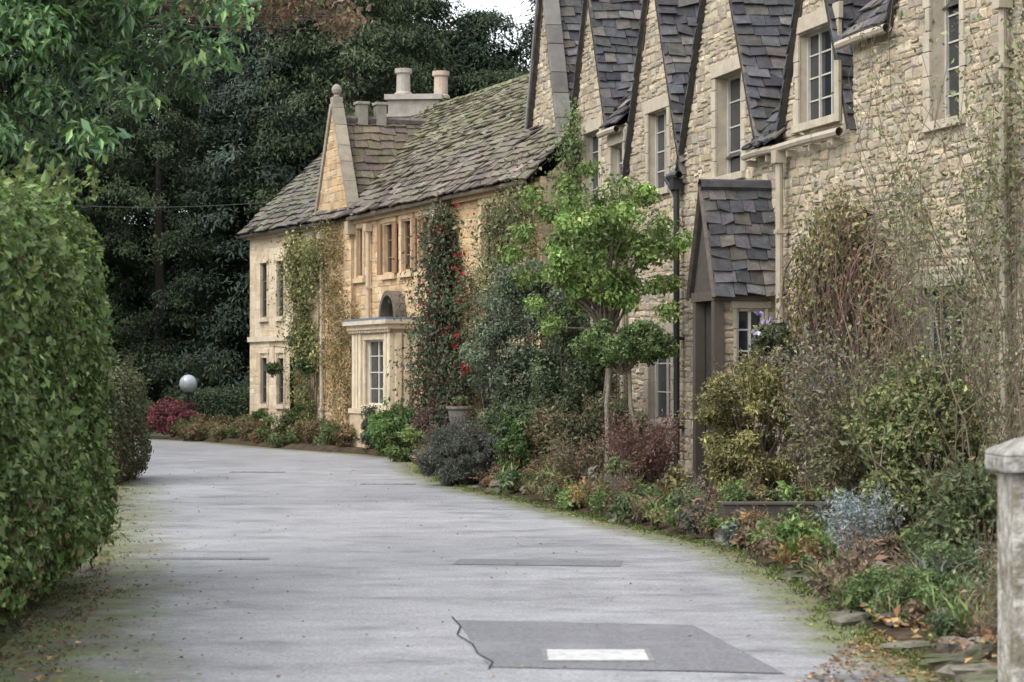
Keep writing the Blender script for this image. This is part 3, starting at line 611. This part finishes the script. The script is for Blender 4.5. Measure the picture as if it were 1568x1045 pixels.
# ============================================================ VEGETATION
gH=[(.14,.21,.06),(.11,.175,.05),(.18,.25,.08),(.09,.145,.045),(.21,.27,.10)]
hedge("privet_hedge",(-4.17,14.35,1.40),(1.2,5.1,1.42),125000,.060,.62,gH,ramp=.2,amp=.12,p=4.3,shoots=200,brown=.15,depth=.08)
hedge("clipped_box_hedge",(-6.5,35.9,.85),(.95,1.7,.85),22000,.06,.55,[(.09,.12,.05),(.11,.13,.055),(.075,.095,.045),(.14,.12,.065)],amp=.09,brown=.25,shoots=30)
hedge("far_garden_hedge",(-7.3,64.5,.62),(1.5,.5,.62),12000,.07,.5,[(.055,.08,.04),(.07,.10,.05)],amp=.05)
hedge("far_garden_hedge",(-11.3,61.5,.55),(2.2,.6,.55),12000,.07,.5,[(.08,.11,.05),(.095,.125,.055)],amp=.05)
bush("red_shrub",(-8.45,60.4),.75,.6,1.0,40,.2,240,.06,.5,[(.18,.05,.06),(.14,.05,.055),(.22,.09,.08)])
mb=MB()
for (x,y,r,h,pal) in [(-7.3,58.2,.5,.6,0),(-6.9,57.9,.45,.5,1),(-6.5,57.2,.4,.45,0),(-6.1,56.6,.4,.5,1),(-5.3,54.2,.45,.6,2),(-4.9,53.4,.5,.7,2),(-4.4,52.6,.45,.6,1),(-4.1,51.7,.4,.6,0),(-3.8,50.9,.35,.5,2),(-7.9,58.8,.35,.45,2),(-7.6,57.6,.35,.3,0),(-6.4,56.3,.35,.3,2),(-5.9,55.1,.35,.4,0),(-3.4,49.8,.3,.45,0),(-6.8,56.7,.4,.25,1),(-5.6,54.3,.4,.25,0),(-4.9,52.4,.35,.25,2)]:
    pl=[[(.22,.14,.08),(.17,.12,.07),(.15,.15,.07)],[(.16,.17,.07),(.22,.17,.09)],[(.10,.13,.05),(.12,.155,.06)]][pal]
    clumpy(mb,(x,y,h*.5+.08),(r,r,h*.5),10,.16,170,.06,.45,pl)
build(mb,"cottage_border_plants",[M_leaf,M_bark])
for (x,y) in ((-5.75,55.6),(-4.75,53.4)):
    mb=MB(); lathe(mb,(x,y,.02),[(.001,0),(.17,0),(.22,.5),(.2,.5),(.001,.45)],14,(.16,.06,.035)); 
    clumpy(mb,(x,y,.72),(.22,.22,.2),8,.1,90,.06,.5,[(.07,.12,.04),(.1,.14,.04)],mat=1); build(mb,"planter_tub",[M_paint,M_leaf])
for q in (2.9,1.0):
    mb=MB(); p=FA.p(q,1.75,.4); clumpy(mb,p,(.2,.2,.16),10,.1,90,.06,.5,[(.06,.10,.035),(.09,.12,.05)]); tube(mb,[FA.p(q,2.2,0.03),FA.p(q,2.25,.4),p],.01,4,(.03,.03,.03),1); build(mb,"hanging_basket",[M_leaf,M_bark])
mb=MB(); lathe(mb,(-8.3,62,0),[(.08,0),(.08,.1),(.035,.15),(.03,1.05),(.09,1.1),(.09,1.14)],12,(.03,.035,.035)); lathe(mb,(-8.3,62,1.36),ball_prof(.235,13),20,(.36,.39,.42),1)
build(mb,"globe_garden_lamp",[M_paint,mat_attr("opal_globe",.12,3,.2,0,10,.7)],smooth=True)

def climber(name,fr,blobs,pal,size=.07,asp=.6,stem=(.12,.09,.06),thick=.15,flowers=None,mats=None,nst=5,stemr=.015,base=None):
    mb=MB()
    for (a,z,ra,rz,n) in blobs:
        nc=max(4,n//110)
        ca=a+ra*np.clip(rng.standard_normal(nc)*.5,-1,1); cz=z+rz*np.clip(rng.standard_normal(nc)*.5,-1,1)
        for q in range(nc):
            m=n//nc; f=math.exp(.28*rng.standard_normal()); cs=rng.uniform(.12,.3)
            o=np.abs(rng.standard_normal(m))*thick*rng.uniform(.5,1.3)+.04
            P=fr.p(ca[q]+cs*rng.standard_normal(m),np.maximum(cz[q]+cs*rng.standard_normal(m),.15),o)
            leaves(mb,P,np.tile(fr.n+Z*.3,(m,1)),size,asp,jitcol(pal,m,.2)*f,.6,.4)
        for _ in range(nst):
            b=(base if base is not None else a)+rng.normal()*.2; t=np.linspace(0,1,8); e=a+rng.normal()*ra*.6; et=z+rng.normal()*rz*.5
            A=b+(e-b)*t**1.5+np.cumsum(rng.standard_normal(8))*.05; tube(mb,fr.p(A,.1+(et-.1)*t,.05+.05*rng.random(8)),np.linspace(stemr,stemr*.3,8),4,stem,1)
        if flowers:
            m=flowers[1]; ca2=a+ra*.7*rng.standard_normal(m); cz2=z+rz*.7*rng.standard_normal(m)
            for q in range(m):
                k=7; P=fr.p(ca2[q]+.04*rng.standard_normal(k),cz2[q]+.05*rng.standard_normal(k),thick*1.4+.04*rng.standard_normal(k)); leaves(mb,P,np.tile(fr.n,(k,1)),flowers[2],.7,jitcol([flowers[0]],k,.25),.8)
    return build(mb,name,mats or [M_leaf,M_bark])
gY=[(.17,.19,.07),(.21,.21,.08),(.12,.16,.06),(.26,.23,.10)]
climber("wall_climber",FA,[(1.9,3.6,.5,1.0,2600),(1.6,2.2,.6,.7,2200),(1.5,1.0,.4,.6,900),(.8,4.2,.5,.6,1600),(2.3,4.3,.4,.5,900),(1.3,3.0,.7,1.3,1800)],gY,thick=.2)
climber("wall_climber",FB,[(11.8,4.3,.7,.5,1800),(11.4,3.0,.8,1.0,2600),(11.2,1.5,.8,1.0,2200),(10.2,1.2,.4,1.0,1100),(10.4,2.6,.3,1.0,800)],[(.26,.18,.08),(.2,.17,.08),(.16,.16,.07),(.28,.2,.08)],size=.06,nst=14,thick=.18,stem=(.22,.17,.12))
climber("red_berried_ivy",FB,[(3.7,1.1,1.0,1.0,5200),(3.9,2.4,.8,.8,4600),(4.1,3.5,.55,.6,3000),(4.1,4.4,.35,.4,1300),(4.9,1.3,.5,1.0,2200),(4.8,2.6,.4,.7,1300)],[(.055,.085,.045),(.07,.105,.05),(.085,.11,.065),(.12,.06,.045)],size=.08,thick=.28,flowers=((.36,.03,.03),6,.06))
climber("red_flowering_climber",FB,[(2.6,3.0,.25,1.0,900),(2.6,1.5,.4,.8,900)],[(.075,.105,.05),(.12,.11,.05)],thick=.3,flowers=((.40,.02,.025),7,.065))
climber("wall_climber",FB,[(.9,4.2,.9,.5,2200),(1.2,3.2,.7,.7,2000),(-.2,4.2,.4,.8,1500)],[(.18,.19,.09),(.12,.15,.06),(.22,.2,.11)],thick=.25,nst=8)
climber("wall_climber",FC,[(20.2,4.6,.5,.7,1500),(19.6,5.6,.3,.6,900),(16.8,3.9,.4,.4,800),(18.9,3.9,.8,.5,1500)],[(.15,.20,.08),(.11,.16,.06)],thick=.2)
climber("wall_climber",FC,[(2.2,3.6,.7,1.1,900),(3.2,2.2,.6,.9,800),(1.2,4.6,.8,.8,800),(4.9,3.3,.5,.5,350)],[(.15,.17,.08),(.19,.18,.10),(.11,.13,.06)],size=.06,thick=.3,nst=12,stemr=.012,stem=(.15,.12,.09))

bush("variegated_shrub",(.35,38.6),1.0,.8,3.5,110,.28,400,.06,.5,[(.11,.145,.085),(.14,.17,.11),(.09,.12,.07),(.18,.20,.14)],low=-.9,sprigs=60)
bush("dark_evergreen_shrub",(.95,36.4),.55,.6,3.0,50,.25,320,.06,.5,[(.075,.10,.05),(.095,.12,.06)],low=-.9,sprigs=30)
mb=MB(); cc=np.array((1.3,34,3.42))
C=clumpy(mb,cc,(1.1,1.0,.96),70,.21,190,.07,.6,[(.17,.27,.075),(.14,.23,.065),(.22,.32,.10),(.27,.32,.11)],cvar=.25,droop=.6,rmin=.3)
C2=clumpy(mb,None,None,0,.2,170,.07,.6,[(.16,.25,.065),(.21,.29,.09)],centers=[(.35,34,2.6),(.2,34.2,3.0),(.55,33.8,2.3),(2.2,34,2.5),(2.25,34.2,2.9),(.75,34,4.3),(1.9,34.1,4.2),(.5,34,3.9),(.15,34,3.6),(1.1,34,4.5),(2.4,34,3.5),(0,34.1,3.3),(.3,34,4.1)],droop=.6)
tube(mb,[(1.35,34,.05),(1.3,34,.9),(1.38,34.05,1.8),(1.3,34,2.6)],[.07,.055,.05,.04],8,(.16,.14,.1),1); limbs(mb,(1.33,34,2.1),np.concatenate([C,C2]),.03,.006,(.13,.11,.08),every=3)
build(mb,"small_green_tree",[M_leaf,M_bark])
mb=MB(); C=clumpy(mb,(1.45,31,2.0),(.70,.6,.27),66,.12,230,.048,.5,[(.12,.18,.06),(.09,.14,.05),(.16,.22,.08)],rmin=.4)
for x0,x1 in ((1.2,1.28),(1.6,1.5)):
    tube(mb,[(x0,31,.05),(x0+.03,31.02,.7),((x0+x1)/2-.03,31,1.2),(x1,31,1.9)],[.035,.03,.028,.02],7,(.26,.23,.18),1)
limbs(mb,(1.4,31,1.6),C,.015,.004,(.2,.17,.12),every=2); build(mb,"clipped_standard_tree",[M_leaf,M_bark])
bush("lavender_bush",(-.75,34.7),.58,.5,.86,110,.10,330,.045,.3,[(.15,.155,.14),(.18,.185,.165),(.11,.125,.105),(.13,.14,.10)],cvar=.1,rmin=.8,sprigs=80)
bush("green_perennial",(-2.3,47.2),.5,.5,.95,30,.16,260,.07,.5,[(.14,.23,.07),(.1,.17,.055)],sprigs=30)
bush("green_perennial",(-1.95,44.2),.35,.35,.6,16,.14,200,.07,.5,[(.12,.19,.06),(.16,.2,.07)])
bush("russet_shrub",(-1.35,45.2),.55,.5,1.0,34,.18,240,.06,.45,[(.18,.12,.09),(.14,.10,.08),(.22,.15,.11)],sprigs=30)
bush("evergreen_mound",(-2.7,48.4),.35,.3,1.0,20,.14,220,.06,.5,[(.09,.115,.07),(.12,.14,.09)])
mb=MB(); box(mb,W,-1.1,-.72,.05,.55,42.3,42.68,(.17,.16,.14)); lathe(mb,(-.91,42.49,.5),[(.16,0),(.16,.04),(.07,.08),(.06,.14),(.15,.2),(.20,.36),(.21,.46),(.25,.5),(.25,.54),(.19,.54),(.17,.45),(.001,.43)],18,(.18,.17,.15)); clumpy(mb,(-.91,42.49,1.1),(.18,.18,.1),6,.08,70,.05,.5,[(.12,.14,.07)],mat=1); build(mb,"stone_urn",[M_mortar,M_leaf])
bush("shrub_in_border",(.0,37),.7,.6,1.2,46,.2,260,.06,.5,[(.08,.12,.06),(.11,.14,.06)],sprigs=30)
bush("shrub_in_border",(.55,33.4),.6,.5,1.1,40,.2,240,.06,.5,[(.11,.13,.06),(.15,.15,.08),(.2,.14,.08)],sprigs=40)
bush("conical_box_shrub",(.03,33.2),.22,.22,1.05,26,.1,220,.045,.6,[(.09,.16,.05),(.12,.19,.06)])
bush("shrub_in_border",(1.2,33.2),.7,.5,1.3,40,.2,240,.06,.5,[(.08,.105,.05),(.12,.135,.07),(.17,.13,.08)],sprigs=40)
mb=MB(); twiggy(mb,(1.65,30,.1),1.0,.55,130,45,.045,.45,[(.17,.10,.08),(.2,.12,.09),(.13,.09,.07)],tcol=(.15,.08,.07),r=.006); build(mb,"russet_twig_shrub",[M_leaf,M_bark])
mb=MB(); twiggy(mb,(.9,31.2,.1),.7,.5,90,30,.05,.45,[(.2,.15,.09),(.15,.13,.08)],tcol=(.18,.13,.09),r=.005); build(mb,"russet_twig_shrub",[M_leaf,M_bark])
bush("golden_shrub",(2.75,27),.74,.6,1.7,84,.17,280,.05,.5,[(.24,.22,.085),(.19,.19,.075),(.30,.265,.12),(.14,.145,.06)],z0=.05,cvar=.25,sprigs=170)
mb=MB(); twiggy(mb,(3.4,25.6,.1),2.0,.6,80,85,.05,.5,[(.15,.16,.10),(.21,.18,.19),(.17,.18,.09),(.24,.20,.14)],tcol=(.16,.12,.09),r=.006,curl=.2,lj=.08); build(mb,"purple_leaved_shrub",[M_leaf,M_bark])
bush("olive_climbing_shrub",(3.55,24.4),.55,.5,1.3,36,.2,200,.055,.5,[(.14,.145,.07),(.17,.155,.09),(.12,.125,.065)],z0=.05,sprigs=90)
mb=MB(); clumpy(mb,(3.0,28.3,1.9),(.28,.3,.4),16,.14,130,.06,.55,[(.10,.13,.06),(.13,.14,.08)]); clumpy(mb,(2.95,28.1,1.98),(.28,.25,.42),12,.06,5,.06,.9,[(.24,.19,.34),(.32,.27,.42)]); limbs(mb,(3.05,28.3,.1),np.array([(3,28.3,1.9),(3.1,28.2,1.6),(2.9,28.3,2.2)]),.02); build(mb,"purple_clematis",[M_leaf,M_bark])
mb=MB()
for _ in range(250):
    a=rng.normal(6.2,.8); z=rng.uniform(2.5,3.55)-abs(a-6.2)*.4; n=10; t=np.linspace(0,1,n); L_=rng.uniform(.7,2.1)
    A=a+np.cumsum(rng.standard_normal(n))*.07+rng.normal()*.35*t; O=.12+.35*np.sin(t*2.2)*rng.uniform(.4,1.4); Zc=z+.25*np.sin(t*3)-L_*t**1.4
    tube(mb,FC.p(A,np.maximum(Zc,.2),O),np.linspace(.010,.004,n),3,jitcol([(.14,.09,.07),(.10,.07,.055),(.19,.13,.10)],1)[0],1)
for (a,z,ra,rz,n) in [(6.6,3.2,.6,.4,2300),(7.4,2.6,.5,.6,2300),(7.7,1.9,.4,.6,1500),(6.0,2.4,.6,.7,900),(5.2,1.8,.5,.6,900)]:
    P=FC.p(a+ra*.6*rng.standard_normal(n),z+rz*.6*rng.standard_normal(n),.15+.35*rng.random(n)); leaves(mb,P,np.tile(FC.n,(n,1)),.075,.5,jitcol([(.26,.21,.10),(.19,.18,.085),(.18,.13,.10),(.31,.26,.12),(.14,.16,.065)],n,.25),.7,.8)
for _ in range(6):
    t=np.linspace(0,1,10); A=6.2+rng.normal()*.15+np.cumsum(rng.standard_normal(10))*.06; tube(mb,FC.p(A,.1+3.2*t,.12+.1*rng.random(10)),np.linspace(.035,.015,10),5,(.14,.11,.09),1)
build(mb,"wisteria_vine",[M_leaf,M_bark])
bush("yellow_green_shrub",(3.45,20.3),.54,.5,1.62,76,.16,280,.05,.55,[(.20,.22,.08),(.15,.18,.065),(.28,.29,.13),(.10,.135,.055)],z0=.05,cvar=.25,sprigs=160)
mb=MB(); twiggy(mb,(3.75,19.6,.1),4.2,.75,36,80,.045,.5,[(.16,.19,.08),(.2,.22,.10),(.13,.15,.065),(.2,.15,.09)],r=.008,lean=(-.1,0),curl=.42,lj=.08,tcol=(.15,.125,.09)); build(mb,"tall_rambling_rose",[M_leaf,M_bark])
mb=MB(); twiggy(mb,(4.6,23.5,.1),4.8,.9,34,80,.05,.5,[(.17,.18,.09),(.21,.20,.12),(.14,.15,.07)],r=.008,curl=.42,lj=.1,tcol=(.16,.135,.1)); build(mb,"tall_rambling_rose",[M_leaf,M_bark])
bush("broadleaf_shrub",(3.35,17.3),.42,.5,.9,36,.17,210,.055,.5,[(.10,.13,.06),(.14,.155,.075)],z0=.05,sprigs=50)
mb=MB(); x0,x1,y0,y1=1.98,3.2,22.6,23.2
tc=(.06,.052,.045)
box(mb,W,x0,x1,.05,.38,y0,y0+.06,tc); box(mb,W,x0,x1,.05,.38,y1-.06,y1,tc); box(mb,W,x0,x0+.06,.05,.38,y0+.06,y1-.06,tc); box(mb,W,x1-.06,x1,.05,.38,y0+.06,y1-.06,tc); box(mb,W,x0+.06,x1-.06,.05,.33,y0+.06,y1-.06,(.04,.03,.025)); box(mb,W,x0-.02,x1+.02,.38,.41,y0-.02,y0+.07,(.09,.08,.065))
build(mb,"planting_trough",M_paint,bevel=.006)
mb=MB()
for _ in range(30): 
    x=rng.uniform(2.05,3.15); clumpy(mb,(x,rng.uniform(22.75,23.1),.44),(.1,.08,.06),3,.07,50,.045,.5,[[(.12,.17,.06)],[(.2,.16,.08)],[(.09,.12,.05)]][rng.integers(3)])
for _ in range(7):
    x=rng.uniform(2.2,3.2); clumpy(mb,(x,22.5,.15),(.12,.06,.12),4,.07,50,.045,.5,[[(.12,.16,.06)],[(.17,.13,.08)],[(.10,.13,.055)]][rng.integers(3)])
build(mb,"trough_plants",[M_leaf,M_bark])
mb=MB(); box(mb,W,1.15,1.4,.1,.4,29.0,29.25,(.1,.09,.085)); clumpy(mb,(1.27,29.1,.5),(.15,.15,.12),8,.08,90,.05,.5,[(.09,.13,.05)],mat=1); build(mb,"slate_planter",[M_paint,M_leaf])
mb=MB()
for _ in range(26): tuft(mb,(rng.uniform(2.25,2.75),rng.uniform(19.8,20.9),.1),.26,44,.018,[(.16,.28,.07),(.13,.23,.06),(.21,.32,.09)])
build(mb,"bright_green_perennial",[M_leaf,M_bark])
mb=MB(); twiggy(mb,(2.8,19.7,.08),.58,.28,48,66,.036,.45,[(.29,.33,.34),(.23,.28,.28),(.34,.38,.39)],tcol=(.24,.26,.24),r=.004,curl=.25,start=.1,lj=.03)
build(mb,"silver_artemisia",[M_leaf,M_bark])
mb=MB(); clumpy(mb,(2.55,15.6,.16),(.45,.8,.17),60,.1,200,.034,.5,[(.12,.18,.065),(.10,.15,.055),(.16,.21,.075)]); clumpy(mb,(2.95,16.6,.22),(.4,.7,.22),36,.12,180,.038,.5,[(.095,.13,.06),(.12,.15,.07)])
for _ in range(90): tuft(mb,(rng.uniform(2.2,3.0),rng.uniform(14.6,17.4),.12),.26,14,.006,[(.13,.18,.07),(.2,.16,.09),(.1,.13,.055)])
build(mb,"low_green_groundcover",[M_leaf,M_bark])
mb=MB(); types=[[(.13,.20,.065),(.17,.24,.08)],[(.19,.18,.085),(.23,.21,.10)],[(.19,.13,.09),(.15,.11,.08),(.23,.17,.11)],[(.13,.15,.12),(.17,.185,.15)],[(.09,.13,.06),(.11,.145,.065)],[(.28,.17,.07),(.2,.15,.07)]]
for _ in range(400):
    y=13.5+31*rng.random(); x=xr(y)+.03+rng.random()**1.3*1.6; x=min(x,10.5-.233*y if y<42 else x); ty=types[rng.choice(6,p=[.26,.16,.2,.12,.18,.08])]
    if y<14.8 and x<2.45: continue
    r=rng.uniform(.08,.22); h=r*rng.uniform(.7,1.5)+(x-xr(y))*.1; rr_=rng.random()
    if rr_<.35: tuft(mb,(x,y,.08),h*1.5,50,.006+.009*rng.random(),ty)
    elif rr_<.52: twiggy(mb,(x,y,.05),h*2.2,r,14,7,.035,.5,types[2],tcol=(.2,.15,.1),r=.003)
    else: clumpy(mb,(x,y,.08+h*.5),(r,r,h*.55),6,r*.5,70,.04 if rng.random()<.6 else .07,.5,ty)
build(mb,"flower_bed_plants",[M_leaf,M_bark])
mb=MB(); box(mb,W,2.34,2.72,0,1.14,11.3,11.68,(.34,.325,.29)); box(mb,W,2.29,2.77,1.14,1.22,11.25,11.73,(.27,.265,.24))
lathe(mb,(2.53,11.49,1.22),[(.34,0),(.33,.02),(.18,.07),(.02,.1)],4,(.26,.255,.23),rot=math.pi/4)
build(mb,"stone_gate_pier",mat_attr("weathered_pier_stone",.9,14,.5,.9,30,.2,stain=((.14,.125,.085),4,.48,.8)),bevel=.012)

# overhanging tree (left)
mb=MB(); ends=[(-2.35,19,4.15),(-2.6,19.3,3.95),(-2.9,18.8,3.75),(-3.3,19,3.5),(-3.7,19.2,3.35),(-4.0,18.6,3.45),(-2.25,19.4,4.6),(-2.6,18.7,4.7),(-3.1,19.2,4.5),(-3.6,18.8,4.3),(-4.1,19,4.1),(-3.3,19.8,5.2),(-2.5,20,5.3),(-4.2,19.5,5.0),(-3.0,18.2,5.0),(-4.5,18.4,5.4),(-2.9,19,5.8),(-4,20,6.2)]
base=np.array((-5.2,19.8,4.3)); pal=[(.10,.18,.065),(.07,.14,.055),(.15,.24,.085),(.11,.18,.10)]
tube(mb,[(-6,20,0),(-5.8,20,2),(-5.4,19.9,3.6),(-5.1,19.8,4.8),(-4.8,19.7,7)],[.2,.17,.14,.11,.06],10,(.07,.06,.045),1)
for e in ends:
    e=np.array(e); t=np.linspace(0,1,9)[:,None]; m=(base+e)/2+np.array([0,0,.5]); Q=(1-t)**2*base+2*t*(1-t)*m+t*t*e; tube(mb,Q,np.linspace(.035,.006,9),5,(.07,.055,.04),1)
    for qi,q in enumerate(Q[2:]):
        n=130; D=rdir(n); P=q+D*rng.uniform(.16,.32)*rng.random((n,1))**.5*np.array([1,1,.8]); f=math.exp(.35*rng.standard_normal())
        yl=rng.random()<.22 and q[2]<4.4 and q[0]>-3.4
        leaves(mb,P,D+Z*.8,.092,.36,jitcol([(.34,.34,.06),(.24,.29,.06),(.14,.23,.06)] if yl else pal,n,.25)*f,.5,.9)
build(mb,"overhanging_laurel_tree",[M_leafg,M_bark])
mb=MB(); C=[]
for _ in range(170):
    x=rng.uniform(-9,-1.9); y=28+rng.normal()*1.0; lo=5.6+abs(rng.normal())*.18 if x>-4.2 else 6.2
    C.append((x,y,rng.uniform(lo,8.0) if rng.random()<.4 else lo+rng.random()*.35))
C=np.array(C); clumpy(mb,None,None,0,.26,62,.07,.6,[(.17,.095,.065),(.22,.13,.085),(.13,.09,.065),(.24,.17,.10),(.13,.14,.065)],centers=C,droop=.8)
tube(mb,[(-8.5,29,0),(-8.3,29,3),(-7.8,28.8,6),(-7,28.5,9)],[.3,.25,.18,.08],10,(.09,.08,.065),1); limbs(mb,(-7.9,28.8,5.8),C,.03,.006,(.08,.065,.055),every=1); build(mb,"russet_beech_tree",[M_leaf,M_bark])

# forest --------------------------------------------------------------
pf=[[(.048,.072,.045),(.061,.088,.052),(.038,.058,.039)],[(.055,.074,.040),(.07,.09,.046),(.043,.058,.033)],[(.048,.066,.052),(.058,.081,.060)]]
meshes=[]
forest=empty("forest")
for v in range(3):
    mb=MB(); H=16; K=270
    for k in range(K):
        z=H*(.02+.97*rng.random()**.9)
        R=(3.9*(1-z/H)**.65+.35) if v!=1 else (4.2*math.sqrt(max(0,1-((z-8.2)/8.2)**2))*(.85)+.3)
        th_=rng.uniform(0,6.283); rr_=R*(.5+.5*rng.random()**.5)
        n=220; c=np.array([rr_*math.cos(th_),rr_*math.sin(th_),z]); o=np.array([math.cos(th_),math.sin(th_),0])
        s=rng.uniform(.45,.95); t_=rng.uniform(-1,1,(n,1)); side=np.array([-o[1],o[0],0])
        P=c+o*t_*s*1.1+side*rng.standard_normal((n,1))*s*.5+Z*(-.35*s*(t_+.2)**2+.14*rng.standard_normal((n,1)))-Z*np.abs(rng.standard_normal((n,1)))*.16
        leaves(mb,P,np.tile(Z+o*.7,(n,1)),.19,.36,jitcol(pf[v],n,.16,.03)*math.exp(.22*rng.standard_normal()),.45,.9)
    tube(mb,[(0,0,-.5),(0,0,6),(.1,0,11),(0,0,15.5)],[.4,.3,.18,.04],8,(.05,.042,.035),1)
    ob=build(mb,"conifer",[M_leafd,M_bark],forest); meshes.append(ob.data); 
    ob.location=(-14+v*9,79,0)
def inst(x,y,z,s,v):
    o=bpy.data.objects.new("conifer_crown",meshes[v]); sc.collection.objects.link(o); o.parent=forest; o.location=(x,y,z); o.rotation_euler=(0,0,rng.uniform(0,6.28)); o.scale=(s*rng.uniform(.95,1.2),s*rng.uniform(.95,1.2),s*rng.uniform(.95,1.1))
for x in np.arange(-34,26,3.3): inst(x+rng.normal()*.6,71+abs(x+8)*.1+rng.uniform(-1,2),0,rng.uniform(.62,.85),int(rng.integers(3)))
for x in np.arange(-44,36,4.2): inst(x+rng.normal()*.8,80+rng.uniform(-1,2),.5,rng.uniform(.88,1.02) if not -5<x<1 else .86,int(rng.integers(3)))
for x in np.arange(-50,42,5.5): inst(x+rng.normal()*.8,91+rng.uniform(-1,2),2.5,rng.uniform(.85,.98) if not -6<x<2 else .78,int(rng.integers(3)))
for y in np.arange(44,70,5): inst(-19+rng.normal()*.6-(y<55)*2,y,0,rng.uniform(.7,.9),int(rng.integers(3)))
for y in np.arange(22,44,6): inst(-14+rng.normal()*.6,y,0,rng.uniform(.5,.7),int(rng.integers(3)))
xs=np.linspace(-150,150,40); ysx=np.linspace(74,260,30); XX,YY=np.meshgrid(xs,ysx); H=np.clip((YY-76)*.16,0,11)+np.sin(XX*.08)*.6*np.clip((YY-76)/20,0,1)-.05*(YY<76)
nx=40; i=np.arange(29)[:,None]*nx; j=np.arange(39)[None]; mb=MB(); mb.add(np.stack([XX,YY,H],-1).reshape(-1,3),np.stack([i+j,i+j+1,i+nx+j+1,i+nx+j],-1).reshape(-1,4),(.03,.04,.02)); build(mb,"hillside",M_soil,smooth=True)
mb=MB()
for x in np.arange(-20,0,1.1): clumpy(mb,(x,68+rng.normal()*.4,1.0),(1.0,.7,1.1),14,.4,110,.13,.45,[(.05,.07,.035),(.065,.085,.045)],droop=.5)
build(mb,"understorey_shrubs",[M_leaf,M_bark])
mb=MB(); t=np.linspace(0,1,24)[:,None]; A=np.array((-16,52,6.2)); B=np.array(FB.p(12.6,5.55,.2)); Q=A*(1-t)+B*t; Q[:,2]-=1.1*4*(t*(1-t))[:,0]*.5; tube(mb,Q,.008,4,(.10,.10,.10)); build(mb,"overhead_cable",M_bark)

# ============================================================ LIGHT + CAMERA
w=bpy.data.worlds.new("World"); sc.world=w; w.use_nodes=True; nt=w.node_tree; N=nt.nodes; L=nt.links; bg=N["Background"]
sky=N.new("ShaderNodeTexSky"); sky.sky_type='NISHITA'; sky.sun_disc=False; el,az=math.radians(52),math.radians(-125)
sky.sun_elevation=el; sky.sun_rotation=az; sky.air_density=1.0; sky.dust_density=3.0; sky.ozone_density=1
hs=N.new("ShaderNodeHueSaturation"); hs.inputs["Saturation"].default_value=.22; hs.inputs["Value"].default_value=2.6; L.new(sky.outputs[0],hs.inputs["Color"]); L.new(hs.outputs[0],bg.inputs["Color"]); bg.inputs["Strength"].default_value=.15
sl=bpy.data.lights.new("sun","SUN"); sl.energy=.9; sl.angle=math.radians(70); sl.color=(1,.97,.92); so=bpy.data.objects.new("sun",sl); sc.collection.objects.link(so)
from mathutils import Vector
d=Vector((math.sin(az)*math.cos(el),math.cos(az)*math.cos(el),math.sin(el))); so.rotation_euler=d.to_track_quat('Z','Y').to_euler()
cam=bpy.data.cameras.new("camera"); co=bpy.data.objects.new("camera",cam); sc.collection.objects.link(co); co.location=(0,0,1.6); co.rotation_euler=(math.radians(90+.79),0,0)
cam.lens=85; cam.sensor_width=36; cam.clip_end=2000; cam.dof.use_dof=True; cam.dof.focus_distance=36; cam.dof.aperture_fstop=5.6
sc.camera=co
sc.view_settings.view_transform='Standard'; sc.view_settings.look='None'; sc.view_settings.exposure=0
